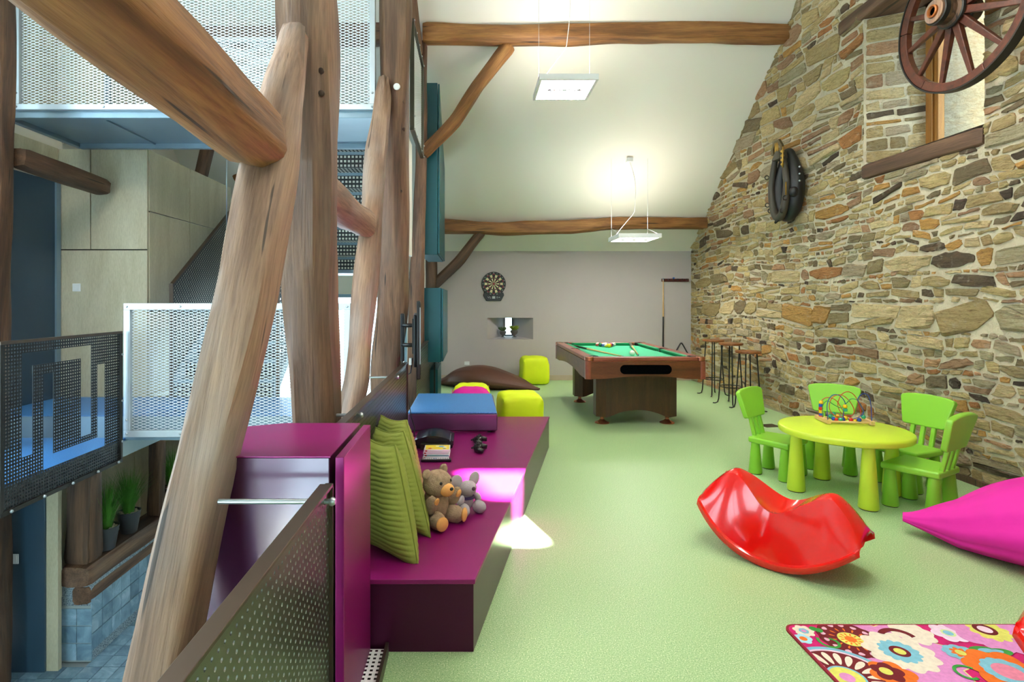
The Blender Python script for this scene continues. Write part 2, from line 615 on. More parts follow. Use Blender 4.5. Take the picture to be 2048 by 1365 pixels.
def expanded(w, h, pw, ph, sw=.0056, st=.002):
    """diamond expanded-metal mesh in the xz plane, strands are thin bars"""
    mb = MB()
    nx, nz = max(1, int(w / pw)), max(1, int(h / ph))
    pw, ph = w / nx, h / nz
    L = sqrt(pw * pw / 4 + ph * ph / 4)
    def bar(a, b):
        dx, dz = (b[0] - a[0]) / L, (b[1] - a[1]) / L
        nxx, nzz = -dz * sw / 2, dx * sw / 2
        vs = []
        for p in (a, b):
            vs += [(p[0] + nxx, -st, p[1] + nzz), (p[0] - nxx, -st * .2, p[1] - nzz), (p[0], st, p[1])]
        mb.add(vs, [(0, 1, 4, 3), (1, 2, 5, 4), (2, 0, 3, 5)])
    for i in range(nx):
        for j in range(nz):
            x, z = i * pw, j * ph
            bar((x, z + ph / 2), (x + pw / 2, z + ph))
            bar((x + pw / 2, z + ph), (x + pw, z + ph / 2))
            bar((x, z + ph / 2), (x + pw / 2, z))
            bar((x + pw / 2, z), (x + pw, z + ph / 2))
    return mb
# =================================================================== STRUCTURE
XR = 3.87            # stone gable wall
YF = 9.80            # low eaves wall
ZL = -1.74           # lower hall floor
EAVE, SLOPE = 2.28, .825
RIDGE_Y, NEAR_Y = 3.5, -2.8
XL = -4.4
def roof_z(y):
    return EAVE + SLOPE * (YF - y) if y > RIDGE_Y else EAVE + SLOPE * (y - NEAR_Y)

# play floor slab
fl = MB().box(-.95, XR + .6, NEAR_Y, YF, -.3, 0).build('floor', MT['green_floor'])
struct(fl)
tag(fl, 'speckled green vinyl floor of the playroom', None)

# roof slopes with real skylight openings
def slope_sheet(y0, y1, holes, name):
    """holes: (x0, x1, ya, yb) in plan"""
    xs = sorted({XL - .4, XR + .6} | {h[0] for h in holes} | {h[1] for h in holes})
    ys = sorted({y0, y1} | {h[2] for h in holes} | {h[3] for h in holes})
    mb = MB()
    for a, b in zip(xs, xs[1:]):
        for c, d in zip(ys, ys[1:]):
            if any(h[0] <= (a + b) / 2 <= h[1] and h[2] <= (c + d) / 2 <= h[3] for h in holes):
                continue
            e0, e1 = SL(c, name), SL(d, name)
            mb.hexa([(a, c, e0), (b, c, e0), (b, d, e1), (a, d, e1), (a, c, e0 + .12), (b, c, e0 + .12), (b, d, e1 + .12), (a, d, e1 + .12)])
    return mb.build('ceiling', MT['white_plaster'])
def SL(y, name):
    return EAVE + SLOPE * (YF - y) if name == 'front' else EAVE + SLOPE * (y - NEAR_Y)
o = struct(slope_sheet(RIDGE_Y, YF + .3, [], 'front'))
tag(o, 'white sloping ceiling above the pool table')
SKY = [(2.93, 3.42, 1.47, 1.87)]
o = struct(slope_sheet(NEAR_Y - .85, RIDGE_Y, SKY, 'rear'))  # eave lengthened past the near wall to keep sun off its windows
tag(o, 'white sloping ceiling with roof windows behind the viewer')
for k, (a, b, c, d) in enumerate(SKY):
    w = thing('window_%d' % (k + 3), 'roof window in the rear ceiling slope', None)
    struct(w)
    m = MB()
    t_ = .04
    def q(x0, x1, ya, yb):
        e0, e1 = SL(ya, 'rear'), SL(yb, 'rear')
        m.hexa([(x0, ya, e0 - .01), (x1, ya, e0 - .01), (x1, yb, e1 - .01), (x0, yb, e1 - .01), (x0, ya, e0 + .16), (x1, ya, e0 + .16), (x1, yb, e1 + .16), (x0, yb, e1 + .16)])
    q(a - t_, a, c - t_, d + t_); q(b, b + t_, c - t_, d + t_); q(a, b, c - t_, c); q(a, b, d, d + t_)
    m.build('window_frame', MT['whitepaint'], w)
    e0, e1 = SL(c, 'rear') + .1, SL(d, 'rear') + .1
    MB().hexa([(a, c, e0), (b, c, e0), (b, d, e1), (a, d, e1), (a, c, e0 + .006), (b, c, e0 + .006), (b, d, e1 + .006), (a, d, e1 + .006)]).build('pane', MT['glass'], w)

# ---- far eaves wall with the slit niche and the tall stair window
NX0, NX1, NZ0, NZ1 = .27, 1.08, .72, 1.10         # niche mouth
GX0, GX1, GZ0, GZ1 = -3.55, -1.15, -.85, 1.52     # stair window
def wall_cells(x0, x1, z0, z1, holes):
    xs = sorted({x0, x1} | {h[0] for h in holes} | {h[1] for h in holes})
    zs = sorted({z0, z1} | {h[2] for h in holes} | {h[3] for h in holes})
    out = []
    for a, b in zip(xs, xs[1:]):
        for c, d in zip(zs, zs[1:]):
            if not any(h[0] <= (a + b) / 2 <= h[1] and h[2] <= (c + d) / 2 <= h[3] for h in holes):
                out.append((a, b, c, d))
    return out
m = MB()
for a, b, c, d in wall_cells(-.75, XR + .6, -.3, EAVE + .1, [(NX0, NX1, NZ0, NZ1)]):
    m.box(a, b, YF, YF + .5, c, d)
struct(tag(m.build('wall_far', MT['taupe_plaster']), 'taupe plaster wall with dartboard and slit niche'))
m = MB()
for a, b, c, d in wall_cells(XL, -.75, ZL, EAVE + .1, [(GX0, GX1, GZ0, GZ1)]):
    m.box(a, b, YF, YF + .3, c, d)
struct(tag(m.build('wall_stair_end', MT['white_plaster']), 'white wall around the tall window behind the stairs'))
# niche lining: splayed to a slit
w1 = struct(thing('window_1', 'small slit window at the back of the splayed niche', None))
sx0, sx1, sz0, sz1 = .60, .75, .78, 1.10
yb = YF + .42
m = MB()
m.add([(NX0, YF, NZ0), (NX0, YF, NZ1), (sx0, yb, NZ1), (sx0, yb, sz0 - .02)], [(0, 1, 2, 3)])
m.add([(NX1, YF, NZ0), (NX1, YF, NZ1), (sx1, yb, NZ1), (sx1, yb, sz0 - .02)], [(3, 2, 1, 0)])
m.add([(NX0, YF, NZ1), (NX1, YF, NZ1), (sx1, yb, NZ1), (sx0, yb, NZ1)], [(0, 1, 2, 3)])
m.add([(NX0, YF, NZ0), (NX1, YF, NZ0), (sx1, yb, sz0 - .02), (sx0, yb, sz0 - .02)], [(3, 2, 1, 0)])
m.build('niche_lining', MT['taupe_plaster'], w1)
m = MB()
m.box(sx0, sx0 + .012, yb - .02, yb + .02, sz0 - .02, sz1)
m.box(sx1 - .022, sx1, yb - .02, yb + .02, sz0 - .02, sz1)
m.box(sx0, sx1, yb - .02, yb + .02, sz0 - .02, sz0)
m.build('window_frame', MT['bluedoor'], w1)
MB().box(sx0, sx1, yb, yb + .006, sz0, sz1).build('pane', MT['glass'], w1)
# stair window
w2 = struct(thing('window_2', 'tall bright window behind the stair landing', None))
m = MB()
for a, b in ((GX0, GX0 + .06), (GX1 - .06, GX1), (-2.78, -2.72), (-1.98, -1.92)):
    m.box(a, b, YF + .05, YF + .12, GZ0, GZ1)
m.box(GX0, GX1, YF + .05, YF + .12, GZ0, GZ0 + .06)
m.box(GX0, GX1, YF + .05, YF + .12, GZ1 - .06, GZ1)
m.build('window_frame', MT['bluepaint'], w2)
for a, b in ((GX0 + .06, -2.78), (-2.72, -1.98), (-1.92, GX1 - .06)):
    MB().box(a, b, YF + .08, YF + .086, GZ0 + .06, GZ1 - .06).build('pane', MT['glass'], w2)
# baseboard
struct(tag(MB().box(-.75, XR - .03, YF - .015, YF, 0, .09).build('baseboard_far', plain('taupe_skirting', 'b0a08e', .6)), 'low taupe skirting under the dartboard wall'))
# left and near walls; their unseen windows are added for daylight and cabinet reflections
LWIN = [(.3, 1.9, .4, 2.2), (2.1, 3.8, .4, 2.2), (.3, 1.9, 2.5, 4.3), (2.1, 3.8, 2.5, 4.3), (4.0, 4.9, 3.2, 4.3)]      # y0, y1, z0, z1
NWIN = [(-3.95, -2.75, -1.6, 1.9), (-2.15, -1.3, -1.6, 1.9), (.6, 2.0, .9, 2.1)]                  # x0, x1, z0, z1
m = MB()
for a, b, c, d in wall_cells(NEAR_Y, YF, ZL, EAVE, [w_ for w_ in LWIN if w_[2] < 2]):
    m.box(XL - .3, XL, a, b, c, d)
for a, b, c, d in wall_cells(-.2, 7.2, EAVE, 4.4, [w_ for w_ in LWIN if w_[2] > 2]):
    m.box(XL - .3, XL, a, b, c, d)
def gable_piece(pts):
    k = len(pts)
    m.add([(XL, y, z) for y, z in pts] + [(XL - .3, y, z) for y, z in pts], [tuple(range(k)), tuple(range(2 * k - 1, k - 1, -1))] + [(i, k + i, k + (i + 1) % k, (i + 1) % k) for i in range(k)])
gable_piece([(NEAR_Y, EAVE), (-.2, EAVE), (-.2, roof_z(-.2))])
gable_piece([(7.2, EAVE), (YF, EAVE), (7.2, roof_z(7.2))])
gable_piece([(-.2, 4.4), (7.2, 4.4), (RIDGE_Y, roof_z(RIDGE_Y)), (-.2, roof_z(-.2))])
struct(tag(m.build('wall_left', MT['white_plaster']), 'plastered gable wall beyond the stair hall'))
m = MB()
for a, b, c, d in wall_cells(XL, XR + .6, ZL, EAVE + .1, NWIN):
    m.box(a, b, NEAR_Y - .3, NEAR_Y, c, d)
struct(tag(m.build('wall_near', MT['white_plaster']), 'white eaves wall behind the viewer'))
for k, (a, b, c, d) in enumerate(LWIN + NWIN):
    left = k < len(LWIN)
    w = struct(thing('window_%d' % (k + 10), 'unseen window added for daylight beside the viewer' if left else 'unseen window added for light and reflections behind the viewer', None))
    for (u0, u1, z0, z1) in ((a, a + .06, c, d), (b - .06, b, c, d), (a + .06, b - .06, c, c + .06), (a + .06, b - .06, d - .06, d), ((a + b) / 2 - .025, (a + b) / 2 + .025, c + .06, d - .06)):
        if left:
            boxpart('window_frame', MT['bluepaint'], w, XL - .2, XL - .14, u0, u1, z0, z1)
        else:
            boxpart('window_frame', MT['bluepaint'], w, u0, u1, NEAR_Y - .2, NEAR_Y - .14, z0, z1)
    if left:
        boxpart('pane', MT['glass'], w, XL - .173, XL - .167, a + .03, b - .03, c + .03, d - .03)
    else:
        boxpart('pane', MT['glass'], w, a + .03, b - .03, NEAR_Y - .173, NEAR_Y - .167, c + .03, d - .03)

# =================================================================== STONE GABLE WALL
RNG = random.Random(11)
OY0, OY1, OZ0, OZ1 = 4.19, 5.48, 2.60, 4.20       # window recess in the stone wall
def clip(poly, nx, ny, c):
    out = []
    k = len(poly)
    for i in range(k):
        p, q_ = poly[i], poly[(i + 1) % k]
        dp, dq = nx * p[0] + ny * p[1] - c, nx * q_[0] + ny * q_[1] - c
        if dp <= 0:
            out.append(p)
        if (dp < 0) != (dq < 0) and dp != dq:
            t_ = dp / (dp - dq)
            out.append((p[0] + (q_[0] - p[0]) * t_, p[1] + (q_[1] - p[1]) * t_))
    return out
def stone_field(u0, u1, v0, v1, inside, rng, scale=1.0):
    """roughly coursed rubble: wandering courses of wedge, lens and block shaped stones"""
    polys = []
    def nz(a_, b_):
        return noise.noise(Vector((a_, b_, 3.7)))
    curves = []
    z0, k = v0, 0
    heights = []
    while z0 < v1 + .3:
        h = scale * rng.choices((rng.uniform(.04, .07), rng.uniform(.07, .12), rng.uniform(.13, .22)), (3, 4.5, 3))[0]
        heights.append((z0, h, k))
        z0 += h
        k += 1
    def edge(i, u):
        zz = heights[min(i, len(heights) - 1)][0]
        return zz + .08 * nz(u * .55, zz * .35) + .05 * nz(u * 1.9, zz * 1.6 + 9) * scale
    for i in range(len(heights) - 1):
        h = heights[i][1]
        u = u0 - rng.uniform(0, .2)
        cut0 = rng.uniform(-.3, .3)
        while u < u1:
            hh = edge(i + 1, u) - edge(i, u)
            hh = max(.03, hh)
            w = hh * rng.choices((rng.uniform(.7, 1.3), rng.uniform(1.3, 2.4), rng.uniform(2.4, 4.2)), (2.2, 4, 3))[0]
            w = min(max(w, .07), .62)
            cut1 = rng.uniform(-.55, .55)
            a0, a1 = u, u + w
            s0, s1 = cut0 * hh * .55, cut1 * hh * .55
            um = (a0 + a1) / 2
            if inside(um, (edge(i, um) + edge(i + 1, um)) / 2):
                def P(uu, f):
                    return (uu, lerp(edge(i, uu), edge(i + 1, uu), f))
                r_ = rng.random()
                if hh > .10 and r_ < .38:
                    f = rng.uniform(.38, .62)
                    g_ = f + rng.uniform(-.16, .16)
                    lo = [P(a0 - s0, 0), P(a1 - s1, 0), (a1, lerp(edge(i, a1), edge(i + 1, a1), g_)), (a0, lerp(edge(i, a0), edge(i + 1, a0), f))]
                    hi = [(a0, lerp(edge(i, a0), edge(i + 1, a0), f)), (a1, lerp(edge(i, a1), edge(i + 1, a1), g_)), P(a1 + s1, 1), P(a0 + s0, 1)]
                    if rng.random() < .55:
                        q_ = rng.uniform(.35, .65)
                        t_ = hi if rng.random() < .5 else lo
                        b_, c_ = lerp(t_[0][0], t_[1][0], q_), lerp(t_[3][0], t_[2][0], q_ + rng.uniform(-.1, .1))
                        bz, cz = lerp(t_[0][1], t_[1][1], q_), lerp(t_[3][1], t_[2][1], q_)
                        polys += [([t_[0], (b_, bz), (c_, cz), t_[3]], 0), ([(b_, bz), t_[1], t_[2], (c_, cz)], 0)]
                        polys.append((lo if t_ is hi else hi, 0))
                    else:
                        polys += [(lo, 0), (hi, 0)]
                else:
                    q = [P(a0 - s0, 0), P(a1 - s1, 0), P(a1 + s1, 1), P(a0 + s0, 1)]
                    if r_ > .52:       # knock corners off: lens and wedge shapes
                        ks = [i_ for i_ in range(4) if rng.random() < .55]
                        out = []
                        for i_ in range(4):
                            p_, pr, nx_ = q[i_], q[i_ - 1], q[(i_ + 1) % 4]
                            if i_ in ks:
                                la, lb_ = rng.uniform(.15, .42), rng.uniform(.15, .42)
                                out += [(lerp(p_[0], pr[0], la), lerp(p_[1], pr[1], la)), (lerp(p_[0], nx_[0], lb_), lerp(p_[1], nx_[1], lb_))]
                            else:
                                out.append(p_)
                        q = out
                    polys.append((q, 0))
            u = a1
            cut0 = cut1
    res = []
    for p_, _ in polys:
        cx_, cy_ = sum(a_[0] for a_ in p_) / len(p_), sum(a_[1] for a_ in p_) / len(p_)
        an = rng.gauss(0, .085)
        res.append(([(cx_ + (x_ - cx_) * cos(an) - (y_ - cy_) * sin(an), cy_ + (x_ - cx_) * sin(an) + (y_ - cy_) * cos(an)) for x_, y_ in p_], (cx_, cy_)))
    return res
def shrink(poly, g):
    k = len(poly)
    A = sum(poly[i][0] * poly[(i + 1) % k][1] - poly[(i + 1) % k][0] * poly[i][1] for i in range(k)) / 2
    if A < 0:
        poly = poly[::-1]
    out = list(poly)
    for i in range(k):
        p, q_ = poly[i], poly[(i + 1) % k]
        dx, dy = q_[0] - p[0], q_[1] - p[1]
        l = sqrt(dx * dx + dy * dy)
        if l < 1e-6:
            continue
        nx, ny = dy / l, -dx / l
        out = clip(out, nx, ny, nx * p[0] + ny * p[1] - g)
        if len(out) < 3:
            return None
    return out
def soften(poly, rng, jit):
    out = []
    k = len(poly)
    for i in range(k):
        p, q_ = poly[i], poly[(i + 1) % k]
        l = sqrt((p[0] - q_[0]) ** 2 + (p[1] - q_[1]) ** 2)
        if l < .004:
            continue
        for t_ in ((.1, .9) if l < .09 else (.07, .36, .64, .93)):
            j = jit if l > .02 else 0
            out.append((lerp(p[0], q_[0], t_) + rng.uniform(-j, j), lerp(p[1], q_[1], t_) + rng.uniform(-j, j)))
    return out if len(out) >= 4 else None
STONE_COLS = [((.93, .84, .64), 5), ((.88, .79, .56), 5), ((.84, .75, .54), 4.5), ((.86, .66, .37), 2.4), ((.79, .55, .33), 1.6), ((.76, .67, .47), 3.4), ((.67, .60, .44), 3), ((.58, .51, .39), 2.2),
              ((.73, .58, .45), 1.8), ((.83, .65, .49), 2.2), ((.45, .38, .30), 1.8), ((.76, .72, .58), 2), ((.80, .73, .61), 2.4), ((.34, .28, .22), .9)]
_sc = [c for c, w in STONE_COLS]
_sw = [w for c, w in STONE_COLS]
def stone_geo(poly, rng, depth):
    """local geometry (u, v, out) around the centroid"""
    k = len(poly)
    cx, cy = sum(p[0] for p in poly) / k, sum(p[1] for p in poly) / k
    vs, fs = [], []
    for p in poly:
        vs.append((p[0] - cx, p[1] - cy, -.03))
    tilt_u, tilt_v = rng.uniform(-.12, .12), rng.uniform(-.16, .16)
    for p in poly:
        a, b = (p[0] - cx) * .97, (p[1] - cy) * .95
        vs.append((a, b, max(.003, depth * .62 + rng.uniform(-.2, .2) * depth)))
    for p in poly:
        a, b = (p[0] - cx) * .80, (p[1] - cy) * .76
        vs.append((a, b, max(.005, depth + a * tilt_u + b * tilt_v + rng.uniform(-.28, .28) * depth)))
    vs.append((rng.uniform(-.01, .01), rng.uniform(-.01, .01), depth * 1.08))
    for i in range(k):
        j = (i + 1) % k
        fs += [(i, j, k + j, k + i), (k + i, k + j, 2 * k + j, 2 * k + i), (2 * k + i, 2 * k + j, 3 * k)]
    return (cx, cy), vs, fs
def col_attr(me, cols_per_face):
    a = me.color_attributes.new('Col', 'BYTE_COLOR', 'CORNER')
    buf = []
    for p, c in zip(me.polygons, cols_per_face):
        buf += list(c) * p.loop_total
    a.data.foreach_set('color', buf)

def wall_inside(u, v):
    if OY0 + .2 < u < OY1 - .2 and OZ0 + .08 < v < OZ1 - .08:
        return False
    return 0 < v < roof_z(u) + .1 and v < max(4.4, 1.42 + .60 * u + .25)
def ssize(u, v):
    return 1.0 if u < 7 else .86
polys = stone_field(.6, YF, -.05, 6.0, wall_inside, RNG)
wr = MB()
# mortar body: four boxes around the recess so that the recess is a real opening
T = .55
zt = 7.8
def wall_piece(pts):
    wr.prism(pts, 0, T, frame((XR, 0, 0), (0, 1, 0), (0, 0, 1), (1, 0, 0)))
rz_ = lambda y: roof_z(y) + .05
wall_piece([(NEAR_Y, -.3), (OY0, -.3), (OY0, rz_(OY0)), (RIDGE_Y, rz_(RIDGE_Y)), (NEAR_Y, rz_(NEAR_Y))])
wall_piece([(OY1, -.3), (YF + .3, -.3), (YF + .3, rz_(YF + .3)), (OY1, rz_(OY1))])
wall_piece([(OY0, -.3), (OY1, -.3), (OY1, OZ0), (OY0, OZ0)])
wall_piece([(OY0, OZ1), (OY1, OZ1), (OY1, rz_(OY1)), (OY0, rz_(OY0))])
wall_r = struct(tag(wr.build('wall_right', MT['mortar']), 'rubble stone gable wall with pale lime mortar'))
cand = []
for poly, site in polys:
    u, v = site
    # keep clear of the recess
    if OZ0 - .2 < v < OZ1 + .2 and OY0 - .4 < u < OY1 + .4:
        side = min((abs(u - OY0) if u < (OY0 + OY1) / 2 else 9, 0), (abs(u - OY1) if u >= (OY0 + OY1) / 2 else 9, 1), (abs(v - OZ0), 2), (abs(v - OZ1), 3))[1]
        if u <= OY0: side = 0
        elif u >= OY1: side = 1
        elif v <= OZ0: side = 2
        elif v >= OZ1: side = 3
        poly = clip(poly, *((1, 0, OY0), (-1, 0, -OY1), (0, 1, OZ0), (0, -1, -OZ1))[side])
    poly = clip(poly, 0, -1, -.005)
    poly = clip(poly, 1, 0, YF - .01)
    if len(poly) < 3:
        continue
    p = shrink(poly, RNG.choice((.003, .005, .007, .009, .012, .016)))
    if not p:
        p = shrink(poly, .002)
    if not p:
        continue
    p = soften(p, RNG, .006)
    if not p:
        continue
    k = len(p)
    A = abs(sum(p[i][0] * p[(i + 1) % k][1] - p[(i + 1) % k][0] * p[i][1] for i in range(k)) / 2)
    if A < .0006:
        continue
    px = 944 + XR * 1110 / u
    seen = px < 2060 and 600 - (v - 1.42) * 1110 / u > -20 and v < roof_z(u)
    cand.append((A * 1e6 / u ** 3 * (1 if seen else 1e-6), p, A))
cand.sort(key=lambda c: -c[0])
rub_v, rub_f, rub_c = [], [], []
for k, (score, p, A) in enumerate(cand):
    depth = RNG.uniform(.004, .016) + min(.012, A * .3)
    (cu, cv), vs, fs = stone_geo(p, RNG, depth)
    hexc = RNG.choices(_sc, _sw)[0]
    g = RNG.uniform(.85, 1.12)
    colr = tuple(min(1, x * g) for x in lin(hexc)[:3]) + (1,)
    # local (u, v, out) -> world (Y, Z, -X)
    if k < 255:
        me = bpy.data.meshes.new('stone')
        me.from_pydata([(-w, a, b) for a, b, w in vs], [], fs)
        me.materials.append(MT['stone'])
        col_attr(me, [colr] * len(me.polygons))
        o = bpy.data.objects.new('stone', me)
        link(o, wall_r)
        o.location = (XR, cu, cv)
    else:
        b0 = len(rub_v)
        rub_v += [(XR - w, cu + a, cv + b) for a, b, w in vs]
        rub_f += [tuple(i + b0 for i in f) for f in fs]
        rub_c += [colr] * len(fs)
me = bpy.data.meshes.new('small_rubble')
me.from_pydata(rub_v, [], rub_f)
me.materials.append(MT['stone'])
col_attr(me, rub_c)
o = link(bpy.data.objects.new('small_rubble', me), wall_r)
o['kind'] = 'stuff'

# recess in the stone wall: splayed far jamb of coursed stones, window at the back
JX = XR + .46
j0, j1 = Vector((XR, OY1, 0)), Vector((JX, OY1 - .24, 0))
m = MB()
def qd(a, b, c, d):
    m.add([a, b, c, d], [(0, 1, 2, 3)])
qd((XR, OY1, OZ0), (JX, OY1 - .24, OZ0), (JX, OY1 - .24, OZ1), (XR, OY1, OZ1))
qd((XR, OY0, OZ0), (XR, OY0, OZ1), (JX, OY0 + .12, OZ1), (JX, OY0 + .12, OZ0))
qd((XR, OY0, OZ1), (XR, OY1, OZ1), (JX, OY1 - .24, OZ1), (JX, OY0 + .12, OZ1))
qd((XR, OY0, OZ0 + .15), (JX, OY0 + .12, OZ0 + .15), (JX, OY1 - .24, OZ0 + .15), (XR, OY1, OZ0 + .15))
m.build('recess_lining', MT['mortar'], wall_r)
jl = (j1 - j0).length
ju = (j1 - j0).normalized()
jn = Vector((0, 0, 1)).cross(ju) * -1
if jn.y > 0:
    jn = -jn
rg = random.Random(5)
z = OZ0 + .16
while z < OZ1 - .05:
    hgt = rg.uniform(.06, .15)
    if z + hgt > OZ1:
        hgt = OZ1 - z
    x = .01
    while x < jl - .04:
        wd = min(rg.uniform(.12, .36), jl - x)
        if jl - x - wd < .07:
            wd = jl - x
        p = soften([(x + .008, z + .008), (x + wd - .008, z + .008 + rg.uniform(-.018, .02)), (x + wd - .008 + rg.uniform(-.015, .0), z + hgt - .008 + rg.uniform(-.02, .01)), (x + .008, z + hgt - .008 + rg.uniform(-.02, .012))], rg, .005)
        (cu, cv), vs, fs = stone_geo(p, rg, rg.uniform(.008, .02))
        me = bpy.data.meshes.new('stone')
        me.from_pydata([tuple(ju * a + Vector((0, 0, b)) + jn * w) for a, b, w in vs], [], fs)
        me.materials.append(MT['stone'])
        hexc = rg.choices(_sc, _sw)[0]
        col_attr(me, [lin(hexc)] * len(me.polygons))
        o = link(bpy.data.objects.new('stone', me), wall_r)
        o.location = j0 + ju * cu + Vector((0, 0, cv))
        x += wd
    z += hgt
# window of the recess
w = struct(thing('window_8', 'oak framed window deep in the stone recess behind the wagon wheel', None, (JX, 0, 0)))
m = MB()
wy0, wy1, wz0, wz1 = OY0 + .12, OY1 - .24, OZ0 + .15, OZ1
m.box(-.05, .02, wy1 - .075, wy1, wz0, wz1); m.box(-.05, .02, wy0, wy0 + .075, wz0, wz1)
m.box(-.05, .02, wy0, wy1, wz0, wz0 + .07); m.box(-.05, .02, wy0, wy1, wz1 - .07, wz1)
m.build('window_frame', MT['framewood'], w, bevel=.006)
m = MB()
m.box(-.03, .03, wy1 - .12, wy1 - .075, wz0 + .07, wz1 - .07); m.box(-.03, .03, wy0 + .075, wy0 + .12, wz0 + .07, wz1 - .07)
m.build('casement', MT['framewood'], w, bevel=.004)
MB().box(.0, .006, wy0 + .1, wy1 - .1, wz0 + .07, wz1 - .07).build('pane', MT['glass'], w)
# outer shell behind the window: the wall's outer reveal of dark stone seen through the pane
m = MB()
m.box(XR + T - .01, XR + T + .5, OY1 - .30, OY1 + .3, OZ0 - .2, OZ1 + .2)
m.box(XR + T - .01, XR + T + .06, OY0 - .3, OY0 + .14, OZ0 - .2, OZ1 + .2)
m.build('outer_reveal', MT['stone'], wall_r)
me = bpy.data.objects['outer_reveal'].data
col_attr(me, [lin('b0a592')] * len(me.polygons))
# outside stone wall added to block the sun, seen dark through the pane
ow = struct(tag(MB().box(5.35, 5.75, 3.6, 9.0, -.3, 6.6).build('wall_outside', MT['stone']), 'dark stone wall added outside the recess window to block the sun'))
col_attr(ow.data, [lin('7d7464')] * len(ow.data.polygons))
# sill timber and lintel
MBs = timber('window_sill_beam', 'dark oak sill beam under the stone wall window recess', 'beam',
             [(XR + .10, OY1 + .01, 2.68, .26, .15), (XR + .10, OY0, 2.66, .26, .15)], MT['timber_brown'], 31, wob=.004, sq=.3)
timber('window_lintel_beam', 'oak lintel beam over the stone wall window recess', 'beam',
       [(XR + .19, OY1 + .36, 4.26, .46, .16), (XR + .19, OY0 - .3, 4.30, .46, .18)], MT['timber_brown'], 32, wob=.005, sq=.35)
# floor edge board along the stone wall
struct(tag(MB().box(XR - .035, XR + .01, NEAR_Y, 5.3, 0, .045).build('baseboard_right', MT['timber_brown']), 'dark wooden edge strip at the foot of the stone wall'))

struct(tag(MB().box(-.99, -.951, NEAR_Y, YF, ZL, -.005).build('wall_lower', MT['white_plaster']), 'plain wall of the lower hall under the playroom edge'))

# =================================================================== TIMBER FRAME
PG = 'timber frame between playroom and stair hall'
timber('leaning_strut', 'pale oak strut leaning beside the purple cabinet, nearest the viewer', 'strut',
       [(-.865, 1.20, -.3, .15, .17), (-.84, 1.5, .386, .152, .17), (-.832, 1.682, .814, .155, .17), (-.795, 1.943, 1.42, .185, .18), (-.79, 2.17, 1.948, .195, .18), (-.785, 2.32, 2.3, .16, .16), (-.779, 2.457, 2.615, .10, .12)],
       MT['timber_pale'], 1, PG, wob=.014)
timber('oak_post', 'thick oak post rising behind the purple cabinet', 'post',
       [(-.745, 2.66, 0, .215, .2), (-.748, 2.66, .85, .215, .2), (-.765, 2.66, 1.42, .23, .21), (-.765, 2.66, 1.95, .235, .21), (-.79, 2.66, 2.9, .24, .22), (-.80, 2.66, 5.2, .23, .22)],
       MT['timber'], 2, PG, wob=.016)
timber('leaning_strut', 'slender oak strut leaning against the post that carries the television', 'strut',
       [(-.86, 3.5, 0, .15, .15), (-.841, 3.794, .654, .155, .16), (-.81, 3.894, .887, .165, .16), (-.802, 4.124, 1.42, .18, .17), (-.803, 4.325, 1.888, .155, .16), (-.80, 4.666, 2.68, .164, .15), (-.782, 4.83, 3.178, .12, .12), (-.775, 4.86, 3.36, .07, .08)],
       MT['timber_pale'], 3, PG, wob=.013)
p4 = timber('oak_post', 'oak post carrying the television bracket', 'post',
       [(-.775, 5.0, 0, .26, .22), (-.767, 5.0, .75, .265, .22), (-.72, 5.0, 1.42, .265, .22), (-.695, 5.0, 2.2, .245, .22), (-.687, 5.0, 4.1, .263, .22), (-.68, 5.0, 6.0, .25, .22)],
       MT['timber'], 4, PG, wob=.013)
timber('oak_post', 'slim oak post beside the tall teal cupboard', 'post',
       [(-.70, 6.9, 0, .21, .2), (-.69, 6.9, 1.42, .205, .2), (-.655, 6.9, 2.4, .15, .18), (-.63, 6.9, 3.4, .13, .16), (-.62, 6.9, 4.62, .13, .16)],
       MT['timber'], 5, PG, wob=.010)
timber('oak_post', 'short dark oak post under the farther ceiling purlin', 'post',
       [(-.68, 9.2, 0, .19, .18), (-.68, 9.2, 2.6, .19, .18)], MT['timber_dark'], 6, PG, wob=.010)
timber('oak_plate_beam', 'massive oak beam coming overhead from the upper left corner', 'beam',
       [(-.80, 2.08, 2.02, .225, .225), (-.80, 1.2, 2.07, .22, .22), (-.80, .3, 2.12, .215, .23), (-.80, -1.0, 2.14, .22, .23)], MT['timber_warm'], 7, wob=.014, sq=.8)
timber('oak_plate_beam', 'oak beam spanning between the thick post and the slender strut', 'beam',
       [(-.82, 2.80, 2.01, .21, .21), (-.835, 4.33, 2.0, .2, .2)], MT['timber_pale'], 8, wob=.012, sq=.8)
timber('oak_post', 'dark oak post at the far left edge by the blue door', 'post',
       [(-3.87, 4.5, ZL, .2, .2), (-3.88, 4.5, 1.4, .15, .2), (-3.85, 4.5, 2.6, .18, .2), (-3.84, 4.5, 4.6, .19, .2)], MT['timber_dark'], 9, wob=.012)
timber('oak_tie_beam', 'short oak beam jutting from the left post towards the plywood panels', 'beam',
       [(-3.79, 4.62, 2.61, .16, .16), (-3.80, 5.72, 2.58, .17, .17)], MT['timber_brown'], 10, wob=.010, sq=.5)
